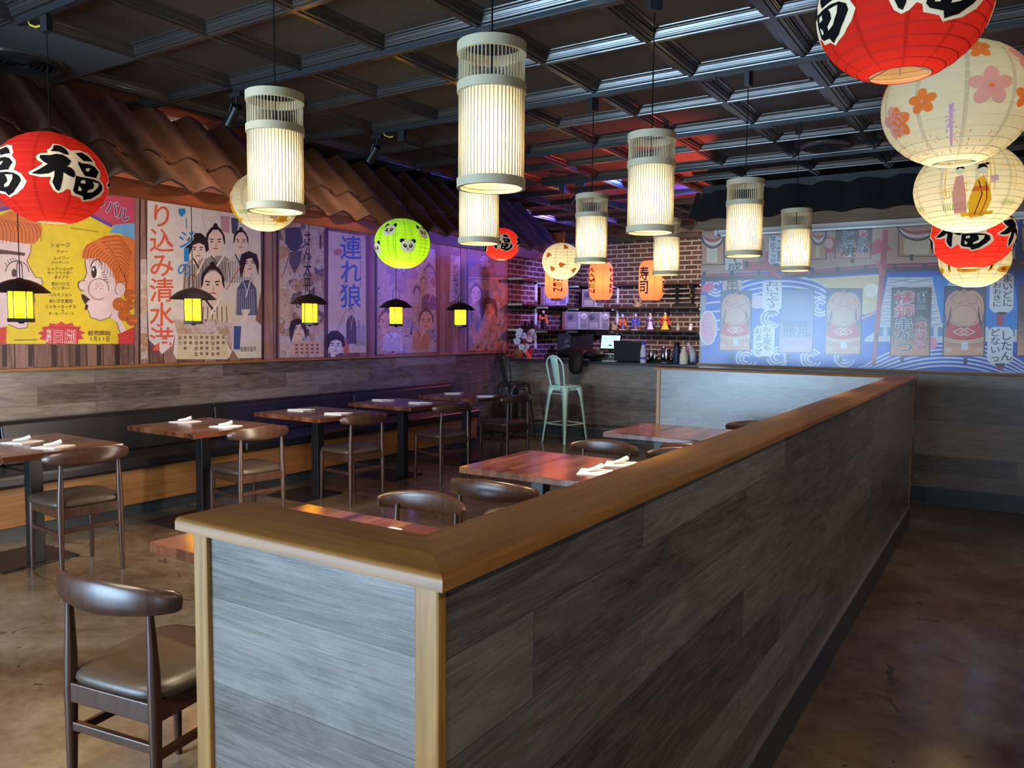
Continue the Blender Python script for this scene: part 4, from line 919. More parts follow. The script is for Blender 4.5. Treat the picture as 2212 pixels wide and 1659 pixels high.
# things on the bar top
BT = 1.0665
def T(px, y): return (onY(px, 760, y).x, y, BT)
t = thing('cash_register', 'white-topped grey cash drawer box on the bar top', 'cash drawer', (T(1307, 10.12)[0], 10.16, BT), R(6))
MB().box(-.20, .20, -.15, .15, 0, .085).build('drawer_box', M['gunmetal'], t, bevel=.004); MB().box(-.21, .21, -.16, .16, .086, .098).build('top_plate', M['white'], t); MB().lathe([(.012, 0), (.012, .012)], 12, (0, 0, 0), True, True).build('lock', M['steel'], t).location = (.12, -.155, .05)
t = thing('touch_screen', 'lit pale blue touch screen tilted on a black stand', 'point-of-sale screen', (T(1315, 10.12)[0], 10.16, BT+.0985), R(6))
MB().box(-.09, .09, -.05, .09, 0, .02).box(-.025, .025, .0, .04, .02, .12).build('stand', M['black'], t, bevel=.004)
b = MB(); b.M = Matrix.Translation((0, -.01, .05)) @ Matrix.Rotation(R(-14), 4, 'X'); b.box(-.155, .155, 0, .022, 0, .225); o = b.build('housing', M['black'], t, bevel=.008)
b = MB(); b.M = Matrix.Translation((0, -.01, .05)) @ Matrix.Rotation(R(-14), 4, 'X'); b.box(-.138, .138, -.003, 0, .018, .207); b.build('display', mat('lit_display', (.3, .55, .65), .3, emit=.75, ecol=(.42, .74, .86)), o)
b = MB(); b.M = Matrix.Translation((0, -.01, .05)) @ Matrix.Rotation(R(-14), 4, 'X')
for k in range(2): b.box(-.11, -.05-.01*k, -.0045, -.0032, .165-.012*k, .169-.012*k)
b.build('display_text', M['navy'], o)
t = thing('receipt_printer', 'small white ribbed printer left of the lit screen', 'printer', (T(1278, 10.2)[0]-.02, 10.2, BT)); MB().box(-.045, .045, -.05, .05, 0, .12).build('body', M['white'], t, bevel=.006)
b = MB(); [b.box(-.04, .04, -.053, -.05, .03+.016*k, .036+.016*k) for k in range(4)]; b.build('vents', M['greyacryl'], t)
t = thing('laptop', 'black open screen panel seen from behind on the bar top', 'laptop', T(1359, 9.86), R(4))
MB().box(-.20, .20, 0, .26, 0, .018).build('keyboard_base', M['black'], t, bevel=.004); b = MB(); b.prism([(-.21, .012), (.215, .005), (.215, .27), (-.225, .285)], -.012, 0, 1); b.build('screen_lid', M['black'], t, bevel=.004)
t = thing('jacket', 'dark jacket heaped on the bar top and hanging over its edge', 'jacket', (T(1248, 9.78)[0], 9.78, BT+.02))
def blob(name, pts, sec, m, par, n=14, nz=.02):
    b = MB(); b.tube(pts, 1, n, sect=sec); o = b.build(name, m, par, angle=1.5); s = o.modifiers.new('sub', 'SUBSURF'); s.levels = s.render_levels = 2
    tx = bpy.data.textures.get('folds') or bpy.data.textures.new('folds', 'CLOUDS'); tx.noise_scale = .09; d = o.modifiers.new('folds', 'DISPLACE'); d.texture = tx; d.strength = nz; d.texture_coords = 'GLOBAL'; return o
blob('body', [(-.34, .05, .05), (-.20, .04, .085), (.0, 0, .095), (.20, -.02, .09), (.36, .0, .04)], [(.06, .04), (.17, .075), (.22, .088), (.20, .085), (.07, .035)], M['darkcloth'], t, nz=.03)
blob('sleeve', [(.14, -.10, .11), (.16, -.27, .11), (.17, -.375, .03), (.175, -.385, -.10), (.17, -.38, -.20)], [(.09, .05), (.10, .055), (.10, .055), (.11, .05), (.07, .04)], M['darkcloth'], t)
def bottle(name, label, loc, prof, m, capm, capz, capr, cat='bottle', band=None):
    t = thing(name, label, cat, loc); MB().lathe(prof, 20, cap0=True, cap1=True).build('body', m, t)
    MB().lathe([(capr, capz), (capr, capz+.035), (capr*.6, capz+.042), (.001, capz+.042)], 16, cap0=True).build('cap', capm, t)
    if band: MB().lathe(band[0], 20).build('band', band[1], t)
    return t
bottle('water_bottle', 'pale lilac bottle with a blue cap at the left of the bar tray', T(1390, 9.63), [(.040, 0), (.042, .01), (.042, .15), (.034, .19), (.026, .22), (.024, .24)], M['lilac'], M['blue'], .24, .026, band=([(.0425, .05), (.0425, .075)], M['blue']))
bottle('flask', 'tall navy flask with a black cap at the right of the bar tray', T(1462, 9.65), [(.042, 0), (.045, .006), (.045, .21), (.036, .235)], M['navy'], M['black'], .235, .034)
t = thing('bar_tray', 'low black tray for the metal shakers on the bar top', 'tray', T(1430, 9.96)); MB().box(-.21, .21, -.12, .12, 0, .012).box(-.21, .21, -.125, -.115, .012, .032).box(-.21, .21, .115, .125, .012, .032).box(-.215, -.205, -.12, .12, .012, .032).box(.205, .215, -.12, .12, .012, .032).build('tray_body', M['black'], t)
def shaker(label, loc, k, handle):
    t = thing('metal_jug', label, 'metal jug', loc, group='metal jugs on the bar tray'); b = MB(); b.M = Matrix.Scale(k, 4)
    b.lathe([(.036, 0), (.040, .01), (.047, .15), (.046, .152), (.043, .152), (.038, .012)], 20, cap0=True); b.build('jug_body', M['steel'], t)
    if handle: b = MB(); b.M = Matrix.Scale(k, 4); b.tube([(.044, 0, .13), (.078, 0, .12), (.08, 0, .06), (.042, 0, .04)], .006, 8); b.build('handle', M['steel'], t)
    else: b = MB(); b.M = Matrix.Scale(k, 4); b.lathe([(.046, .153), (.034, .19), (.018, .20), (.018, .22), (.001, .222)], 18); b.build('lid', M['steel'], t)
x0 = T(1430, 9.96)[0]
for k, (dx, dy, q, h, l) in enumerate(((-.150, .02, 1.0, True, 'at the left end of the bar tray, with a handle'), (-.075, -.04, .75, False, 'small and lidded, second from the left on the bar tray'), (.01, .05, .9, False, 'lidded, in the middle of the bar tray'), (.085, -.03, 1.1, True, 'tall, right of the middle of the bar tray'), (.155, .055, .72, True, 'smaller, at the right end of the bar tray'))):
    shaker('polished metal jug '+l, (x0+dx, 9.95+dy, BT+.016), q, h)
t = thing('plastic_bag', 'white knotted plastic bag at the right end of the bar top', 'plastic bag', T(1492, 9.78)); 
o = blob('bag', [(0, 0, .002), (0, 0, .05), (0, 0, .13), (-.005, 0, .19), (-.02, 0, .225), (-.03, 0, .26), (-.02, .01, .285)], [(.09, .08), (.115, .10), (.105, .095), (.06, .06), (.022, .022), (.035, .03), (.012, .012)], mat('translucent_plastic', (.62, .62, .80), .35), t, nz=.02)
bottle('milk_jug', 'cloudy pale jug in front of the plastic bag', (T(1478, 9.62)[0], 9.62, BT), [(.055, 0), (.058, .01), (.056, .12), (.035, .17), (.025, .185)], M['cream'], M['white'], .185, .026, 'jug')
t = thing('serving_dish', 'small pale blue dish in front of the bar tray', 'dish', T(1436, 9.62)); MB().lathe([(.02, 0), (.045, .010), (.05, .016), (.046, .016), (.02, .004)], 20, cap0=True).build('dish', M['lilac'], t)
t = thing('menu_sheets', 'loose white menu sheets on the bar top left of the mint stool', 'papers', T(1140, 9.95)); MB().box(-.15, .10, -.10, .09, 0, .004).box(-.05, .22, -.06, .10, .004, .008).build('sheets', M['napkin'], t)
t = thing('cable_coil', 'tangle of cables on the bar top beside the jacket', 'cables', T(1318, 9.68)); MB().tube([(.09*cos(a)*(1+.2*sin(3*a)), .04*sin(a*1.3), .008+.004*sin(5*a)) for a in (k*.3 for k in range(40))], .004, 6).build('cable', M['white'], t)
# orchid at the end of the poster-wall ledge
t = thing('potted_orchid', 'white orchid in a pot wrapped with a red-orange bow at the end of the ledge', 'orchid', (-6.09, 9.68, 1.078))
MB().lathe([(.055, 0), (.075, .11), (.078, .115), (.07, .115), (.05, .01)], 18, cap0=True).build('pot', M['pot'], t)
b = MB()
for k in range(5):
    a = 2*pi*k/5; b.ngon([(.07*cos(a), .07*sin(a), .10), (.08*cos(a+.7), .08*sin(a+.7), .13), (.17*cos(a+.5), .17*sin(a+.5), .03), (.15*cos(a+.1), .15*sin(a+.1), -.01 if cos(a) > 0 else .03)])
o = b.build('wrapping', M['orange'], t, fix=False)
b = MB(); b.tube([(.05, 0, .08), (.07, .01, .18), (.055, .02, .30)], 1, 8, sect=[(.02, .004), (.03, .004), (.02, .004)]); b.ngon([(.07, .02, .06), (.13, .10, .03), (.16, .14, .11), (.10, .09, .14)]); b.build('bow', M['red'], t)
b = MB()
for k, (x, y, z) in enumerate(((.06, -.18, .30), (.10, .16, .30), (.04, -.02, .34))): b.tube([(0, 0, .1), (x*.2, y*.15, .28), (x*.5, y*.45, .36), (x, y, z)], .004, 6)
b.build('stems', M['stem'], t)
b = MB()
for k in range(4): a = k*1.6; b.tube([(0, 0, .11), (.06*cos(a), .06*sin(a), .15), (.14*cos(a), .14*sin(a), .13)], 1, 8, sect=[(.012, .003), (.024, .003), (.004, .002)])
b.build('leaves', M['stem'], t)
random.seed(11)
def bloom(p, r, a):
    b = MB(); b.M = Matrix.Translation(p) @ Matrix.Rotation(a, 4, 'Z') @ Matrix.Rotation(R(75), 4, 'X')
    for k in range(5):
        q = pi/2+2*pi*k/5; b.ngon([(r*(.15*cos(q)), r*.15*sin(q), .004)]+[(r*(.55*cos(q)+.5*cos(q+s)), r*(.55*sin(q)+.5*sin(q+s)), .004+.006*abs(s)) for s in (-1.5, -.8, 0, .8, 1.5)])
    b.sphere((0, 0, .008), r*.18, 8, 5); b.build('blossom', M['white'], t, fix=False)
for k in range(14):
    u = k/13; bloom((.05+.06*random.random(), -.20+.40*u, .20+.13*sin(u*9)+.08*random.random()), .042+.012*random.random(), R(40+random.uniform(-30, 30)))
# wall outlet on the mural
p = onY(2181, 503, 7.70); t = thing('wall_outlet', 'white double outlet plate on the mural behind the red lantern', 'outlet', (p.x, 7.705, p.z))
MB().box(-.037, .037, -.008, 0, -.058, .058).build('plate', M['white'], t, bevel=.003); b = MB()
for z in (-.027, .020): [b.box(x-.002, x+.002, -.0092, -.008, z, z+.010) for x in (-.007, .007)]; b.box(-.003, .003, -.0092, -.008, z-.008, z-.003)
b.build('sockets', M['black'], t)
# ------------------------------------------------------------------ printed wall murals (flat prints: drawn as layers of colour a fraction of a millimetre apart)
def lin(c): return tuple((k/255/12.92 if k <= 10 else ((k/255+.055)/1.055)**2.4) for k in c)
class Art:
    def __init__(s, plane, x0=0, y0=0, sc=1.): s.pl = plane; s.x0, s.y0, s.sc = x0, y0, sc; s.v = []; s.f = []; s.c = []
    def at(s, x, y, ly):
        ly += .0016*(len(s.f) % 150)
        px, py = s.x0+x/s.sc, s.y0+y/s.sc
        if s.pl == 'left': p = onX(px, py, XL+.006); return (XL+.006+.0005*ly, p.y, min(max(p.z, 1.176), 2.58))
        p = onY(px, py, YM-.006); return (max(p.x, XM), YM-.006-.0005*ly, min(max(p.z, 1.171), 2.58))
    def poly(s, pts, col, ly=1):
        k = len(s.v); s.v += [s.at(x, y, ly) for x, y in pts]; s.f.append(tuple(range(k, k+len(pts)))); s.c.append(lin(col))
    def rect(s, x0, y0, x1, y1, col, ly=1): s.poly([(x0, y0), (x1, y0), (x1, y1), (x0, y1)], col, ly)
    def ell(s, x, y, rx, ry, col, ly=1, rot=0., n=20): s.poly([(x+rx*cos(a)*cos(rot)-ry*sin(a)*sin(rot), y+rx*cos(a)*sin(rot)+ry*sin(a)*cos(rot)) for a in (2*pi*k/n for k in range(n))], col, ly)
    def line(s, pts, w, col, ly=2, taper=False):
        v, f = ribbon(pts, w); k = len(s.v); s.v += [s.at(x, y, ly) for x, y in v]
        for q in f: s.f.append(tuple(k+i for i in q)); s.c.append(lin(col))
    def arc(s, x, y, rx, ry, a0, a1, w, col, ly=2, n=14): s.line([(x+rx*cos(R(a0+(a1-a0)*k/n)), y+ry*sin(R(a0+(a1-a0)*k/n))) for k in range(n+1)], w, col, ly)
    def glyph(s, c, off, quad, col, ly=2):
        (ax, ay), (bx_, by), (cx, cy), (dx, dy) = quad          # corners: top left, top right, bottom right, bottom left
        (c, off) in GL or glyphs(c, off); v, f = GL[(c, off)]; random.seed(1)
        for q in f:
            k = len(s.v); j = .35*random.random()
            for i in q:
                u, w = v[i]; w = 1-w; s.v.append(s.at((ax*(1-u)+bx_*u)*(1-w)+(dx*(1-u)+cx*u)*w, (ay*(1-u)+by*u)*(1-w)+(dy*(1-u)+cy*u)*w, ly+j))
            s.f.append(tuple(range(k, k+len(q)))); s.c.append(lin(col))
    def text(s, t, x0, y0, x1, y1, col, ly=2, down=False, edge=None, skew=0.):
        n = len(t)
        for k, c in enumerate(t):
            if c == ' ': continue
            if down: a, b = y0+(y1-y0)*k/n, y0+(y1-y0)*(k+1)/n; q = [(x0, a), (x1, a), (x1, b), (x0, b)]
            else:
                a, b = x0+(x1-x0)*k/n, x0+(x1-x0)*(k+1)/n; sa, sb = skew*k/n, skew*(k+1)/n; q = [(a, y0+sa), (b, y0+sb), (b, y1+sb), (a, y1+sa)]
            if c == 'ー' and down: x = (x0+x1)/2; s.line([(x, a+(b-a)*.1), (x, b-(b-a)*.1)], (x1-x0)*.16, col, ly); continue
            if edge: s.glyph(c, OUT, q, edge, ly)
            s.glyph(c, BOLD, q, col, ly+.8)
    def build(s, name, m, parent):
        me = bpy.data.meshes.new(name); me.from_pydata(s.v, [], s.f); me.materials.append(m)
        at = me.color_attributes.new('Col', 'FLOAT_COLOR', 'CORNER'); out = []
        for p, c in zip(me.polygons, s.c): out += [*c, 1.]*len(p.vertices)
        at.data.foreach_set('color', out)
        o = bpy.data.objects.new(name, me); COL.objects.link(o); o.parent = parent; return o
def siding():
    m = mat('printed_old_siding', rough=.5); t = NT(m); v = t.wallvec(); q = t.add('ShaderNodeSeparateXYZ', {0: v}).outputs
    u = t.math('MULTIPLY', q[0], 1/.135); cell = t.math('FLOOR', u); fr = t.math('FRACT', u)
    wn = t.add('ShaderNodeTexWhiteNoise', {'W': cell}, noise_dimensions='1D').outputs[0]
    sh = t.add('ShaderNodeVectorMath', {0: v, 1: t.add('ShaderNodeCombineXYZ', {1: t.math('MULTIPLY', wn, 7.)}).outputs[0]}, operation='ADD').outputs[0]
    g = t.noise(t.scaled(sh, (16, 1.3, 1)), 2., 7., .68, .8); p = t.noise(sh, 3.5, 5., .65)
    c = t.ramp(t.math('ADD', t.math('MULTIPLY', g, .7), t.math('MULTIPLY', wn, .22)), [(.3, (.10, .045, .034)), (.5, (.26, .135, .105)), (.68, (.40, .25, .20))])
    c = t.mix(t.ramp(p, [(.60, (0,)*3), (.66, (.7,)*3)]), c, (.24, .30, .42))
    t.color(t.mix(t.math('LESS_THAN', fr, .07), c, (.028, .016, .014))); return m
PM = printmat('printed_poster', .5, .22); PR = printmat('printed_mural', .30, .0, .8)
mu = thing('poster_mural', 'long printed mural of torn old film posters on wood siding above the bench', 'mural', (0, 0, 0))
MB().box(XL+.0005, XL+.005, YR, 9.62, 1.173, 2.594).build('siding_print', siding(), mu)
BK, SK, RD, YL = (38, 22, 24), (232, 205, 205), (208, 60, 50), (232, 205, 40)
# -- yellow show poster with two cartoon faces in profile
a = Art('left', 0, 440, 4.61)
a.rect(-420, -60, 1335, 1395, YL, 0)
a.poly([(-420, -140), (1335, -140), (1335, 300), (1230, 260), (1090, 200), (900, 90), (300, -20), (90, 30), (-420, 160)], (198, 70, 98), 1)
a.line([(-420, 150), (100, 40), (330, -10), (880, 100), (1120, 225)], 34, (96, 70, 160), 2); a.poly([(1085, 290), (1150, 205), (1340, 190), (1340, 360), (1200, 300)], (108, 168, 214), 2)
for k, c in enumerate('バル'): a.glyph(c, OUT, [(1060+112*k, -60+62*k), (1190+112*k, -10+62*k), (1170+112*k, 150+55*k), (1045+112*k, 90+55*k)], (230, 215, 235), 3); a.glyph(c, BOLD, [(1060+112*k, -60+62*k), (1190+112*k, -10+62*k), (1170+112*k, 150+55*k), (1045+112*k, 90+55*k)], (70, 60, 90), 4)
a.glyph('ン', OUT, [(940, -90), (1060, -50), (1050, 80), (930, 40)], (230, 215, 235), 3); a.glyph('ン', BOLD, [(940, -90), (1060, -50), (1050, 80), (930, 40)], (70, 60, 90), 4)
HAIR = (222, 118, 52); HL_ = (110, 44, 20)
a.poly([(-420, 250), (-200, 170), (0, 120), (100, 70), (260, 100), (390, 170), (425, 250), (400, 330), (340, 405), (180, 390), (0, 360), (-420, 380)], HAIR, 2)
for k in range(11): a.arc(-60+38*k, 330, 90, 190-6*k, -75, 20, 5, HL_, 3)
a.poly([(-420, 375), (0, 362), (310, 408), (305, 480), (265, 570), (320, 680), (355, 735), (410, 740), (425, 800), (380, 850), (320, 870), (345, 980), (340, 1010), (300, 1030), (280, 1150), (270, 1235), (180, 1245), (80, 1200), (-20, 1250), (-420, 1260)], SK, 2)
a.line([(310, 408), (305, 480), (265, 570), (320, 680), (355, 735), (410, 740), (425, 800), (380, 850)], 6, BK, 3); a.line([(340, 870), (345, 980), (300, 1030), (280, 1150), (270, 1235), (180, 1245), (80, 1200)], 6, BK, 3)
a.poly([(-100, 450), (0, 455), (110, 470), (250, 490), (245, 520), (100, 505), (-100, 500)], (90, 44, 40), 3); a.arc(170, 680, 115, 110, 180, 360, 8, BK, 3); a.ell(140, 690, 26, 42, (70, 36, 34), 3.4)
for k in range(7): a.line([(70+26*k, 620-4*k*(6-k)), (45+26*k, 585-5*k*(6-k))], 6, BK, 3)
a.poly([(-40, 1240), (65, 1225), (60, 1330), (30, 1300), (-40, 1320)], RD, 3); a.rect(-420, 1300, 60, 1395, RD, 2.6)
# right-hand face, looking left
a.poly([(845, 545), (960, 545), (1150, 620), (1230, 760), (1250, 830), (1230, 910), (1190, 915), (1240, 1000), (1180, 1120), (1250, 1250), (1300, 1290), (1190, 1300), (1160, 1180), (1090, 1130), (1000, 1165), (900, 1130), (875, 1080), (880, 1055), (845, 1060), (870, 1000), (850, 990), (810, 930), (815, 900), (830, 885), (800, 860), (775, 830), (780, 780), (830, 765), (865, 690), (850, 620)], SK, 2)
a.line([(845, 545), (850, 620), (865, 690), (830, 765), (780, 780), (775, 830), (800, 862), (840, 870)], 6, BK, 3); a.line([(875, 1060), (900, 1130), (1000, 1165), (1090, 1130), (1115, 1095)], 6, BK, 3); a.line([(1160, 1180), (1200, 1300), (1180, 1375)], 6, BK, 3)
a.poly([(815, 545), (818, 480), (860, 410), (940, 370), (1040, 320), (1150, 308), (1260, 325), (1340, 360), (1340, 960), (1250, 900), (1240, 790), (1190, 780), (1150, 800), (1130, 690), (1060, 600), (960, 545)], HAIR, 2.6)
def lp(p, q, k): return (p[0]+(q[0]-p[0])*k, p[1]+(q[1]-p[1])*k)
for k in range(13):
    u = k/12; p, q = lp((832, 540), (1185, 775), u), lp((930, 378), (1215, 640), u); m = lp(p, q, .5); a.line([p, (m[0]-22, m[1]-26), q], 5, HL_, 3.4)
for k in range(12):
    u = k/11; p, q = lp((985, 352), (1235, 700), u), lp((1300, 352), (1255, 890), u); m = lp(p, q, .5); a.line([p, (m[0]+30*(1-u)+8, m[1]-34*(1-u)), lp(q, (1330, 700), .4*(1-u))], 5, HL_, 3.4)
a.line([(1020, 380), (1100, 450), (1180, 590), (1220, 720)], 26, HAIR, 3.5); a.line([(1020, 380), (1100, 450), (1180, 590), (1220, 720)], 6, HL_, 3.7)
for x, y, r in ((1185, 1000, 66), (1285, 1010, 52), (1235, 1105, 62), (1290, 910, 58), (1310, 1160, 56)): a.ell(x, y, r, r, HAIR, 3); [a.arc(x, y, r*q, r*q, 30, 350, 5, HL_, 3.5) for q in (.95, .65, .35)]
a.ell(1195, 850, 48, 68, SK, 3.6); a.arc(1195, 850, 48, 68, 120, 330, 6, BK, 4); a.ell(955, 670, 48, 88, (240, 236, 236), 3); a.ell(935, 680, 28, 62, (60, 30, 28), 3.5); a.arc(960, 660, 60, 105, 190, 330, 9, BK, 3.8); a.ell(928, 655, 9, 16, (240, 236, 236), 4)
for k in range(5): a.line([(1010+6*k, 690+22*k), (1045+10*k, 680+26*k)], 6, BK, 3.5)
a.ell(980, 850, 102, 105, SK, 4); a.arc(980, 850, 102, 105, 60, 370, 6, BK, 4.4); a.ell(825, 815, 46, 50, SK, 3); a.arc(825, 815, 46, 50, 90, 300, 6, BK, 3.4)
for k in range(9): a.ell(955+22*(k % 4), 795+26*(k//3), 5, 5, BK, 4.8, 0, 8)
a.poly([(805, 900), (835, 905), (900, 955), (880, 965), (850, 1000), (880, 1010), (870, 1055), (840, 1060), (850, 1010), (815, 945)], (62, 26, 28), 3.6); a.poly([(1180, 1300), (1335, 1225), (1335, 1395), (1175, 1395)], RD, 3.4); a.poly([(1175, 1290), (1215, 1305), (1190, 1340), (1170, 1320)], RD, 4)
for t, x0, y0, x1, y1 in (('ショージ', 495, 385, 700, 435), ('チャー', 560, 458, 675, 495), ('レイジー', 535, 520, 690, 562), ('ハリケーン', 510, 568, 690, 605), ('レッドショック', 470, 628, 728, 668), ('サーフライダー', 470, 672, 728, 708), ('ダイアナ', 535, 714, 690, 750), ('荒川つとむ', 508, 780, 700, 815), ('ハンター', 508, 820, 695, 862),
                        ('ハルオフォン', 485, 886, 718, 925), ('あいざき進也', 485, 948, 722, 988), ('ミッキーカーチス', 445, 1004, 758, 1046), ('&', 610, 1048, 640, 1076), ('ポーカーフェース', 480, 1078, 735, 1110), ('前売開始', 872, 1262, 1100, 1312), ('7月31日', 885, 1318, 1092, 1372)): a.text(t, x0, y0, x1, y1, BK, 3)
st = []
for k in range(26):
    an = 2*pi*k/26+.1; q = 1. if k % 2 else .80; st.append((612+240*q*cos(an), 1300+128*q*sin(an)))
a.poly([(x, min(y, 1396)) for x, y in st], (206, 62, 66), 3); a.line([(445, 1225), (775, 1240), (775, 1390)], 4, BK, 3.5); a.text('有楽町', 455, 1250, 515, 1385, (240, 225, 220), 4, True); a.text('日劇', 520, 1255, 755, 1385, (206, 62, 66), 4, edge=(240, 225, 220))
for k in range(14): a.rect(700+20*k, 235+3*k, 712+20*k, 246+3*k, (120, 110, 40), 3)
a.line([(140, 1358), (370, 1356)], 12, (150, 130, 40), 3)
a.build('yellow_show_poster', PM, mu)
# boards below and posts between the posters
for x in (10, 66, 118, 168, 214, 254): a = Art('left'); a.rect(x-5, 745, x+5, 792, (46, 26, 24), 1); a.build('printed_gap', PM, mu)
for x, w, c in ((297, 8, (150, 110, 95)), (301, 3, (40, 22, 20)), (568, 5, (46, 26, 26)), (598, 4, (46, 26, 26)), (703, 7, (96, 58, 50)), (707, 2, (34, 20, 24)), (797, 6, (110, 70, 66)), (812, 3, (40, 26, 34)), (945, 4, (120, 80, 76)), (1010, 3, (50, 26, 24)), (1096, 3, (150, 96, 80))): a = Art('left'); a.rect(x-w/2, 380, x+w/2, 800, c, 3); a.build('printed_post', PM, mu)
# film posters
def head(a, x, y, s, hair=BK, skin=(226, 200, 186), style=0, tilt=0.):
    a.ell(x, y, .36*s, .48*s, skin, 3.0, tilt); a.line([(x-.1*s, y+.40*s), (x-.12*s, y+.65*s)], .26*s, skin, 2.6)
    if style == 0:      # shaved crown with topknot
        a.poly([(x-.40*s, y+.1*s), (x-.38*s, y-.35*s), (x-.22*s, y-.58*s), (x-.06*s, y-.70*s), (x+.08*s, y-.70*s), (x+.26*s, y-.52*s), (x+.40*s, y-.25*s), (x+.42*s, y+.15*s), (x+.34*s, y-.02*s), (x+.30*s, y-.30*s), (x+.12*s, y-.52*s), (x-.10*s, y-.52*s), (x-.28*s, y-.30*s), (x-.33*s, y)], hair, 3.6); a.ell(x+.0*s, y-.72*s, .09*s, .09*s, hair, 3.6)
    elif style == 1:    # piled-up hair
        a.poly([(x-.46*s, y+.30*s), (x-.60*s, y-.05*s), (x-.48*s, y-.5*s), (x-.2*s, y-.78*s), (x+.15*s, y-.78*s), (x+.46*s, y-.5*s), (x+.52*s, y), (x+.38*s, y+.12*s), (x+.30*s, y-.22*s), (x+.05*s, y-.32*s), (x-.22*s, y-.22*s), (x-.34*s, y+.1*s)], hair, 3.6)
    else:               # long loose hair
        a.poly([(x-.42*s, y+.75*s), (x-.52*s, y), (x-.4*s, y-.45*s), (x-.05*s, y-.62*s), (x+.35*s, y-.45*s), (x+.46*s, y), (x+.42*s, y+.6*s), (x+.30*s, y+.1*s), (x+.1*s, y-.28*s), (x-.15*s, y-.2*s), (x-.28*s, y+.3*s)], hair, 3.6)
    for q in (-1, 1): a.line([(x+q*.08*s, y-.10*s), (x+q*.25*s, y-.13*s)], .045*s, hair, 3.8); a.ell(x+q*.16*s, y-.01*s, .065*s, .028*s, hair, 3.8, 0, 10)
    a.line([(x+.02*s, y+.0*s), (x+.05*s, y+.17*s), (x-.01*s, y+.19*s)], .018*s, (120, 80, 70), 3.8); a.line([(x-.10*s, y+.29*s), (x+.02*s, y+.27*s), (x+.12*s, y+.29*s)], .04*s, (150, 60, 55), 3.8)
def robe(a, x, y, w, h, c, c2=BK, n=6):
    a.poly([(x-.2*w, y), (x+.2*w, y), (x+.5*w, y+.25*h), (x+.55*w, y+h), (x-.55*w, y+h), (x-.5*w, y+.25*h)], c, 2.3)
    for k in range(n): a.line([(x-.45*w+.9*w*k/n, y+.25*h), (x-.50*w+1.0*w*k/n, y+h)], .02*w, c2, 2.6)
    a.line([(x-.2*w, y), (x+.05*w, y+.4*h)], .05*w, c2, 2.8); a.line([(x+.2*w, y), (x-.05*w, y+.5*h)], .05*w, (230, 220, 212), 2.8)
PAPER = (214, 204, 196)
scr = collage('printed_collage_scraps', 2.1, [(0, (.62, .47, .36)), (.22, (.66, .54, .48)), (.42, (.48, .29, .16)), (.52, (.68, .57, .50)), (.76, (.18, .14, .16)), (.82, (.55, .36, .20)), (.9, (.68, .61, .58))], 2., .45)
scr2 = collage('printed_collage_faces', 1.25, [(0, (.58, .43, .33)), (.25, (.62, .50, .43)), (.48, (.60, .36, .20)), (.62, (.17, .13, .16)), (.70, (.55, .38, .30)), (.85, (.40, .40, .52)), (.94, (.62, .55, .48))], 7., .45)
def scraps(name, px, m, ly=.7):
    b = Art('left'); b.poly(px, (200, 200, 200), ly); o = b.build(name, m, mu); return o
a = Art('left', 290, 430, 4.74)
a.poly([(135, -30), (1290, 60), (1300, 930), (1240, 1240), (1300, 1290), (1300, 1625), (1060, 1630), (1010, 1540), (970, 1625), (430, 1640), (400, 1580), (420, 1380), (390, 1500), (280, 1590), (240, 1530), (150, 1440), (130, 900)], PAPER, 1.2)
a.text('り込み清水港', 150, 40, 410, 1560, (214, 92, 62), 2, True); a.rect(440, 1380, 960, 1640, (206, 190, 150), 1.8)
a.text('ー', 500, 185, 565, 320, (34, 130, 200), 4, True); a.poly([(450, 100), (520, 95), (525, 140), (485, 185), (455, 150)], (34, 130, 200), 4); a.text('ジ', 440, 310, 620, 510, (34, 130, 200), 4.5, edge=(225, 225, 230)); a.rect(508, 500, 558, 640, (34, 130, 200), 4); a.text('の', 430, 640, 590, 790, (34, 130, 200), 4.5)
robe(a, 660, 600, 300, 330, (170, 150, 138)); robe(a, 850, 580, 330, 260, (150, 138, 132), (90, 80, 76), 9); robe(a, 1080, 560, 260, 300, (200, 190, 188), (60, 62, 80), 10); robe(a, 800, 1010, 420, 360, (220, 200, 180), (60, 44, 44), 8)
head(a, 650, 520, 220, style=1); head(a, 830, 440, 240); head(a, 1090, 440, 190); head(a, 1180, 660, 210, style=2); head(a, 800, 880, 300, tilt=.1)
robe(a, 1150, 830, 200, 360, (74, 84, 120), (190, 190, 205), 9); a.poly([(1020, 1300), (1095, 1300), (1080, 1540), (1015, 1540)], (60, 80, 126), 2.6); a.poly([(1100, 1130), (1190, 1130), (1120, 1280)], (230, 220, 214), 2.6); a.line([(690, 150), (760, 480), (800, 700)], 10, (200, 170, 160), 2.2); a.line([(1090, 680), (940, 930)], 9, (150, 90, 70), 3.9)
a.poly([(880, 170), (975, 180), (970, 350), (895, 330)], (190, 140, 140), 1.8); a.poly([(990, 190), (1070, 200), (1050, 370), (1000, 350)], (70, 72, 96), 1.8)
a.text('監督坂昌平', 1085, 1510, 1250, 1560, (70, 60, 70), 2); random.seed(4)
for k in range(9):
    for j in range(random.randint(2, 4)): a.rect(450+56*k, 1400+56*j, 478+56*k, 1430+56*j, (120, 104, 80), 2.2) if k % 3 else a.text('協力美術音郎監'[(k+j) % 7], 446+56*k, 1398+56*j, 486+56*k, 1440+56*j, (84, 68, 56), 2.3)
a.build('red_lettered_film_poster', PM, mu)
scraps('torn_paper_scraps', [(375, 690), (470, 690), (505, 700), (500, 760), (480, 722), (383, 722)], scr, 3.2)
scraps('torn_paper_scraps', [(303, 560), (316, 560), (318, 775), (304, 776)], scr, 2.4)
scraps('dark_collage_poster', [(603, 452), (700, 468), (700, 772), (604, 772)], scr)
a = Art('left', 580, 470, 5.352)
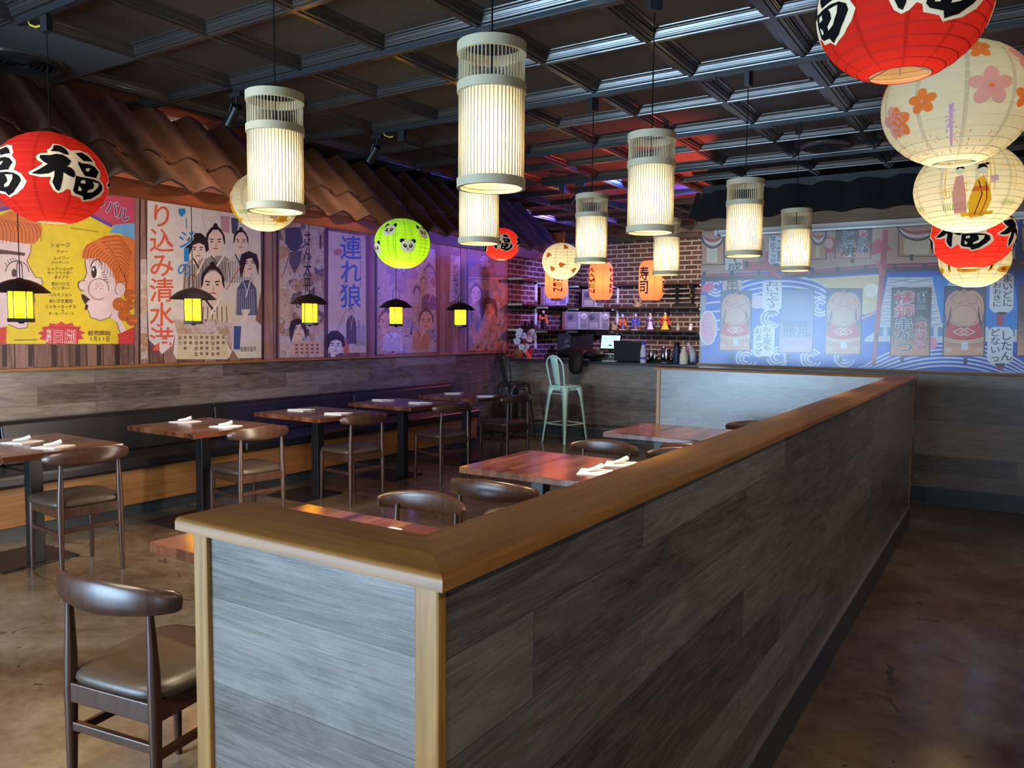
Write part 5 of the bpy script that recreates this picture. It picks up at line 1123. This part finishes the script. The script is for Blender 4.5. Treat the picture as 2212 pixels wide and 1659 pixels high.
a.poly([(200, 120), (370, 110), (400, 280), (320, 400), (250, 380), (190, 290)], (64, 66, 76), 2); a.poly([(250, 400), (390, 380), (360, 540), (300, 650), (240, 520)], (84, 80, 84), 2); a.line([(250, 400), (170, 660)], 8, (70, 50, 50), 2)
a.text('さん太平', 395, 150, 500, 860, (46, 38, 52), 2.5, True); a.line([(600, 200), (600, 360)], 22, (60, 46, 60), 2)
a.ell(330, 1300, 75, 130, (222, 190, 160), 3); head(a, 345, 1290, 210, style=2, skin=(226, 196, 160)); a.rect(440, 1290, 470, 1370, (80, 60, 50), 2.4); a.poly([(300, 1440), (620, 1430), (620, 1570), (260, 1580)], (205, 170, 140), 1.8)
for k in range(5): [a.rect(310+60*k, 1460+44*j, 340+60*k, 1485+44*j, (140, 80, 56), 2.3) for j in range(3)]
a.build('collage_figures', PM, mu)['kind'] = 'stuff'
a = Art('left', 580, 470, 5.352)
a.poly([(680, 150), (1120, 215), (1125, 1560), (690, 1570)], (212, 196, 196), 1.2)
a.text('連れ狼', 825, 205, 1075, 1040, (24, 100, 196), 3, True)
for k in range(14): a.rect(1055, 260+40*k, 1068, 285+40*k, (140, 120, 140), 2)
a.line([(915, 500), (900, 700), (820, 900)], 7, (130, 80, 90), 2); a.line([(900, 1060), (790, 1310)], 6, (140, 110, 100), 2); a.line([(790, 1310), (900, 1400)], 6, (140, 110, 100), 2)
robe(a, 955, 1130, 110, 330, (70, 56, 66), (200, 180, 180), 4); head(a, 955, 1090, 70); robe(a, 1060, 1180, 130, 300, (190, 180, 190), (60, 56, 70), 12); robe(a, 900, 1400, 60, 170, (206, 110, 60), BK, 3); head(a, 770, 1480, 220, style=1, skin=(230, 220, 214)); a.ell(800, 400, 50, 40, (190, 120, 130), 1.7)
a.build('blue_lettered_film_poster', PM, mu)
scraps('pale_collage_poster', [(815, 495), (940, 540), (944, 760), (815, 765)], collage('printed_pale_collage', 1.1, [(0, (.55, .46, .48)), (.5, (.60, .52, .52)), (.72, (.56, .42, .34)), (.88, (.34, .26, .34))], 4., .35))
scraps('torn_paper_scraps', [(818, 668), (840, 650), (880, 668), (925, 640), (942, 660), (942, 760), (817, 764)], scr2, 1.6)
a = Art('left', 790, 500, 5.924)
head(a, 810, 540, 170, (110, 100, 170), (190, 176, 214)); head(a, 740, 660, 110, (90, 76, 130), (200, 180, 200)); robe(a, 660, 760, 110, 140, (200, 180, 206)); head(a, 655, 750, 100, (70, 60, 100), (204, 180, 190), 2); robe(a, 810, 800, 180, 200, (120, 96, 140)); head(a, 770, 1150, 240, (100, 60, 56), (222, 170, 140)); head(a, 260, 1160, 240, (110, 66, 60), (222, 174, 146)); robe(a, 340, 1290, 240, 240, (200, 200, 214), (110, 100, 130), 10); robe(a, 700, 1270, 200, 240, (206, 140, 90), (120, 70, 40), 7)
a.build('collage_figures', PM, mu)['kind'] = 'stuff'
a = Art('left', 790, 500, 5.924)
a.poly([(1085, 300), (1215, 320), (1210, 880), (1070, 900)], (206, 186, 200), 2); a.text('デンキブラン', 1108, 420, 1185, 900, (84, 56, 110), 3, True); a.line([(1120, 390), (1190, 250)], 10, (80, 60, 120), 3); a.line([(1090, 390), (1160, 250)], 10, (80, 60, 120), 3)
a.build('drink_sign', PM, mu)
a = Art('left', 790, 500, 5.924)
a.rect(1318, 270, 1800, 580, (86, 66, 110), 2); a.poly([(1330, 470), (1440, 400), (1640, 560), (1330, 575)], (150, 84, 60), 2.3); a.poly([(1640, 400), (1790, 380), (1790, 560), (1660, 560)], (130, 110, 150), 2.3)
a.text('大西部劇', 1465, 300, 1560, 460, (206, 190, 210), 3); a.text('太平', 1465, 400, 1600, 450, (206, 190, 210), 3); a.text('昭和音楽監', 1468, 480, 1640, 525, (214, 160, 130), 3); a.line([(1318, 590), (1800, 605)], 14, (226, 150, 130), 3)
a.build('dark_cinema_sign', PM, mu)
scraps('orange_collage_poster', [(1012, 604), (1094, 604), (1094, 757), (1012, 757)], collage('printed_orange_collage', 1.9, [(0, (.62, .34, .18)), (.3, (.62, .46, .36)), (.5, (.60, .26, .09)), (.64, (.22, .13, .11)), (.72, (.60, .42, .32)), (.9, (.28, .28, .36))], 11., .5))
a = Art('left', 790, 500, 5.924); head(a, 1410, 800, 190, (90, 50, 44), (232, 180, 150)); head(a, 1580, 980, 230, (80, 46, 30), (232, 150, 90), 2); a.build('collage_figures', PM, mu)['kind'] = 'stuff'

# -- the sumo and lantern-street mural on the far wall
mr = thing('sumo_mural', 'printed mural of a street with sumo signs, white lanterns and blue waves', 'mural', (0, 0, 0))
BL, WT = (24, 76, 196), (222, 226, 236)
a = Art('right', 1480, 380, 3.016)
a.poly([(104, 350), (2230, 140), (3600, 0), (3600, 1420), (2230, 1290), (104, 1220)], BL, 0)
a.poly([(100, 360), (2230, 140), (2230, 560), (100, 640)], (190, 150, 130), .5)
a.poly([(2090, 300), (2230, 290), (2230, 570), (2090, 560)], (30, 70, 176), .7); a.poly([(360, 560), (560, 480), (640, 480), (650, 620), (360, 620)], (176, 60, 60), .9); a.poly([(1210, 440), (1260, 410), (1350, 480), (1210, 520)], (196, 50, 50), .9)
a.poly([(750, 670), (980, 660), (1270, 640), (1270, 870), (1170, 905), (1050, 880), (900, 700)], (226, 200, 140), 1); a.ell(1215, 745, 50, 45, (240, 234, 210), 1.3); a.line([(1150, 930), (1265, 880)], 14, (214, 150, 140), 1.4); a.poly([(1600, 650), (2140, 630), (2180, 1000), (1650, 1000)], (40, 130, 214), .9); a.ell(1770, 715, 60, 45, (180, 214, 240), 1.1)
for k, (x0, c) in enumerate(((1380, (150, 152, 170)), (1520, (170, 172, 188)))):                     # lattice tower
    a.poly([(x0-60, 660), (x0+90, 660), (x0+160, 1010), (x0-130, 1010)], (208, 206, 214), 1+.05*k)
    for j in range(8): a.line([(x0-60-8*j, 670+42*j), (x0+90+8*j, 690+42*j)], 5, c, 1.5); a.line([(x0+90+8*j, 670+42*j), (x0-60-8*j, 700+42*j)], 4, (110, 112, 130), 1.5)
a.poly([(1170, 1060), (1330, 950), (1680, 960), (2170, 1000), (2170, 1080), (1170, 1080)], (206, 206, 216), 1.1)
for k in range(14): a.rect(1250+66*k, 985, 1290+66*k, 1045, (100, 130, 180), 1.5)
for x, y, r in ((150, 1000, 0), (600, 1180, 1), (820, 1190, 1), (1040, 1180, 1), (880, 850, 1), (400, 1190, 1), (560, 930, 1), (200, 720, 1)):                   # waves and swirls
    if r: [a.arc(x, y, 66-22*q, 62-20*q, 20+20*q, 330, 13, (214, 210, 228), 1.6) for q in (0, 1, 2)]
for k in range(7): a.arc(1700, 1640+26*k, 760, 560, 212, 330, 11, (214, 214, 230), 1.4, 26)
for k in range(4): a.arc(620, 780+34*k, 330, 130, 190, 350, 12, (206, 214, 236), 1.3, 20); a.arc(250, 880+60*k, 190, 60, 150, 330, 12, (214, 206, 214), 1.25, 16)
a.ell(150, 990, 56, 110, (232, 170, 190), 1.8); a.arc(150, 990, 56, 110, 0, 360, 8, WT, 2); [a.arc(140+6*k, 960+24*k, 26, 30, 0, 300, 4, (220, 130, 160), 2) for k in range(4)]
a.poly([(105, 720), (160, 690), (200, 720), (150, 760), (108, 750)], (222, 96, 140), 1.8); a.ell(1610, 1090, 34, 40, (226, 130, 160), 1.8); a.ell(470, 820, 60, 44, (220, 190, 216), 1.4); a.rect(100, 780, 136, 1110, (150, 156, 170), 1.9)
# beams and posts of the printed street front
a.poly([(100, 640), (640, 632), (1250, 575), (2230, 548), (2230, 600), (1250, 632), (640, 668), (100, 690)], (74, 46, 66), 2.2); a.line([(100, 648), (640, 640), (1250, 590), (2230, 562)], 12, (198, 60, 66), 2.6)
a.poly([(1290, 350), (1325, 350), (1305, 640), (1240, 1235), (1215, 1235), (1265, 640)], (176, 46, 66), 2.8); a.poly([(1240, 560), (1265, 550), (1300, 640), (1275, 650)], (198, 80, 86), 3.4); a.line([(540, 600), (625, 668)], 22, (196, 66, 66), 3)
for x in (125, 305, 480, 660, 830, 995, 1175, 1365, 1560, 2170): a.rect(x-11, 628-.036*x, x+11, 665-.036*x, (40, 34, 48), 3.2)
a.rect(640, 1100, 660, 1235, (190, 180, 206), 1.5); a.build('street_scene_print', PR, mr)
def sign(name, x0, y0, x1, y1, kind, tone):
    a = Art('right', 1480, 380, 3.016); dx = -12
    def q(u, v): return (x0+(x1-x0)*u+dx*v, y0+(y1-y0)*v+14*(.5-v)*0)
    def P(pts, c, ly): a.poly([q(*p) for p in pts], c, ly)
    a.poly([q(-.03, -.015), q(1.03, -.015), q(1.03, 1.015), q(-.03, 1.015)], (56, 44, 56), 4.0); P([(0, 0), (1, 0), (1, 1), (0, 1)], tone[0], 4.4)
    for k in range(6): P([(.0, .42+.09*k), (1, .42+.09*k), (1, 1), (0, 1)], tuple(int(tone[0][i]+(tone[1][i]-tone[0][i])*(k+1)/6) for i in range(3)), 4.5+.05*k)
    if kind == 'sumo':
        sk, dk = (214, 164, 132), (120, 72, 66); L = 5.4
        P([(.34, .035), (.42, .055), (.58, .055), (.66, .035), (.80, .07), (.92, .13), (.98, .24), (.985, .36), (.93, .52), (.86, .58), (.14, .58), (.07, .52), (.015, .36), (.02, .24), (.08, .13), (.20, .07)], sk, L)
        P([(.30, .03), (.33, .005), (.38, .0), (.43, .02), (.42, .05), (.36, .055)], (40, 30, 40), L+.4); P([(.52, .045), (.56, .015), (.62, .0), (.68, .012), (.71, .035), (.64, .055)], (40, 30, 40), L+.4); P([(.43, .03), (.52, .03), (.53, .09), (.47, .11), (.42, .09)], (202, 150, 120), L+.3)
        for s_ in (-1, 1):
            P([(.5+s_*.335, .30), (.5+s_*.36, .29), (.5+s_*.40, .46), (.5+s_*.45, .55), (.5+s_*.40, .57), (.5+s_*.345, .44)], (66, 44, 56), L+.5)
            a.line([q(.5+s_*t, v) for t, v in ((.06, .20), (.15, .245), (.25, .24), (.32, .19), (.34, .13))], 3, dk, L+.6); a.line([q(.5+s_*t, v) for t, v in ((.20, .10), (.30, .13), (.40, .20), (.44, .30))], 2.4, dk, L+.6); a.line([q(.5+s_*t, v) for t, v in ((.455, .33), (.43, .40), (.45, .46))], 2.4, dk, L+.6)
        e = [(.5+.33*cos(t), .42+.155*sin(t)) for t in (2*pi*k/24 for k in range(25))]; P(e[:-1], (218, 170, 136), L+.3); a.line([q(*p) for p in e], 2.6, dk, L+.7); a.line([q(.47, .50), q(.5, .508), q(.53, .50)], 3, dk, L+.8)
        P([(.13, .50), (.22, .55), (.5, .60), (.78, .55), (.87, .50), (.98, .74), (.5, .79), (.02, .74)], (212, 50, 56), L+.5)
        for cx in (.42, .58): a.line([q(cx-.18, .655), q(cx, .60), q(cx+.18, .655), q(cx, .71), q(cx-.18, .655)], 8, (232, 196, 170), L+.9)
        for k in (0, 1): a.line([q(.0, .735+.03*k), q(.25, .775+.03*k), q(.5, .785+.03*k), q(.75, .775+.03*k), q(1., .735+.03*k)], 7, (232, 200, 150), L+1)
        P([(.45, .80), (.60, .80), (.62, .92), (.44, .92)], (214, 226, 226), L+1)
        for u in (.06, .82): P([(u, .90), (u+.12, .89), (u+.15, .95), (u-.02, .96)], (220, 190, 170), L+1)
    return a
W1 = ((70, 70, 120), (226, 160, 116))
for n, (x0, y0, x1, y1) in (('sumo_sign', (238, 752, 432, 1135)), ('sumo_sign', (925, 738, 1150, 1160)), ('sumo_sign', (1695, 725, 1955, 1170))): sign(n, x0, y0, x1, y1, 'sumo', W1).build(n, PR, mr)
a = sign('', 625, 742, 838, 1148, '', ((92, 110, 170), (206, 166, 180))); a.text('熊荒', 630, 940, 815, 1050, (54, 62, 100), 6); a.ell(725, 870, 88, 110, (106, 118, 170), 5.2); a.build('blue_sign', PR, mr)
a = sign('', 1352, 733, 1600, 1170, '', ((70, 52, 60), (216, 146, 96))); a.text('横綱', 1362, 750, 1495, 920, (216, 50, 66), 6, True, WT); a.text('串かつ', 1362, 925, 1490, 1150, (34, 36, 56), 6, True, WT); a.text('ボリューム', 1503, 752, 1580, 945, (34, 36, 56), 6, True, WT); a.text('横綱級', 1498, 950, 1575, 1130, (216, 50, 66), 6, True, WT); a.build('skewer_sign', PR, mr)
a = sign('', 990, 340, 1215, 535, '', ((96, 66, 60), (214, 150, 110))); a.text('と焼', 1010, 350, 1115, 525, (34, 36, 56), 6, True, WT); a.text('の味', 1125, 395, 1195, 508, (34, 36, 56), 6, True, WT); a.text('国', 1130, 352, 1190, 398, (214, 60, 60), 6, True, WT); a.build('grill_sign', PR, mr)
a = sign('', 2175, 715, 2330, 1170, '', ((84, 60, 66), (216, 150, 116))); a.build('plain_sign', PR, mr)
a = Art('right', 1480, 380, 3.016)
for x0, x1, y0, y1 in ((110, 250, 400, 575), (1395, 1630, 350, 520), (820, 915, 380, 540), (2195, 2330, 300, 490)):
    a = Art('right', 1480, 380, 3.016); a.rect(x0-8, y0, x1+8, y1+6, (70, 50, 54), 2.2); a.rect(x0, y0, x1, y1, (206, 150, 110), 2.6); a.rect(x0+30, y0+60, x1-40, y1-10, (224, 206, 176), 2.8)
    for k in range(3): a.arc((x0+x1)/2, y0-40, (x1-x0)*.55, 60+24*k, 10, 170, 13, ((170, 60, 60), (230, 224, 224), (60, 50, 70))[k], 3+.1*k)
    a.build('upper_sign', PR, mr)
a = Art('right', 1480, 380, 3.016)
a.rect(905, 400, 975, 500, (190, 60, 60), 2.6); a.ell(938, 440, 26, 34, (226, 180, 160), 3); a.rect(480, 420, 515, 560, (150, 110, 90), 2.4); a.rect(380, 400, 520, 560, (196, 140, 110), 2.2); a.rect(262, 540, 375, 615, (216, 206, 196), 2.6); a.text('千成', 275, 500, 372, 620, (40, 40, 60), 3, True); a.rect(245, 670, 370, 760, (216, 180, 170), 2); a.text('串', 262, 672, 355, 760, (44, 44, 64), 3)
a.build('painted_scraps', PR, mr)['kind'] = 'stuff'
def lant(name, x0, y0, x1, y1, cols):
    a = Art('right', 1480, 380, 3.016); c = .22*(y1-y0)*.5; w = x1-x0; d = .18*w
    a.poly([(x0+d, y0), (x1-d, y0), (x1, y0+c), (x1-4, y1-c), (x1-d-6, y1), (x0+d-6, y1), (x0-6, y1-c), (x0, y0+c)], (224, 224, 232), 5)
    a.rect(x0+w*.3, y1-4, x1-w*.3-6, y1+14, (50, 40, 60), 5.4)
    for t, u0, u1, v0, v1 in cols: a.text(t, x0+w*u0, y0+(y1-y0)*v0, x0+w*u1, y0+(y1-y0)*v1, (42, 44, 64), 6, True)
    a.build(name, PR, mr)
lant('printed_lantern', 505, 680, 632, 880, [('おいでやす', .12, .88, .02, .92)])
lant('printed_lantern', 448, 975, 585, 1180, [('お土産も', .40, .86, .03, .80), ('おまっせ', .02, .42, .06, .92)])
lant('printed_lantern', 1988, 635, 2142, 890, [('まいどに', .50, .96, .02, .85), ('おおきに', .08, .50, .22, .86)])
lant('printed_lantern', 1972, 985, 2138, 1225, [('したん', .48, .98, .08, .92), ('どないっ', .08, .50, .03, .95)])
lant('printed_lantern', 548, 390, 640, 575, [('禁止てっせ', .05, .50, .0, .98), ('二度', .55, .98, .1, .9)])
a = Art('right', 1480, 380, 3.016); a.rect(2030, 895, 2072, 975, (176, 60, 90), 4.6); a.rect(2030, 1235, 2072, 1262, (176, 60, 90), 4.6); a.rect(2090, 400, 2150, 540, (214, 214, 226), 4.6); a.build('lantern_fittings', PR, mr)['kind'] = 'stuff'
for x, y in ((400, 575), (1090, 545), (1475, 530), (300, 1170), (670, 1180), (1012, 1190), (1415, 1195), (1825, 1205)): a = Art('right', 1480, 380, 3.016); a.rect(x-12, y-18, x+12, y+22, (40, 36, 50), 4.2); a.build('printed_spotlight', PR, mr)
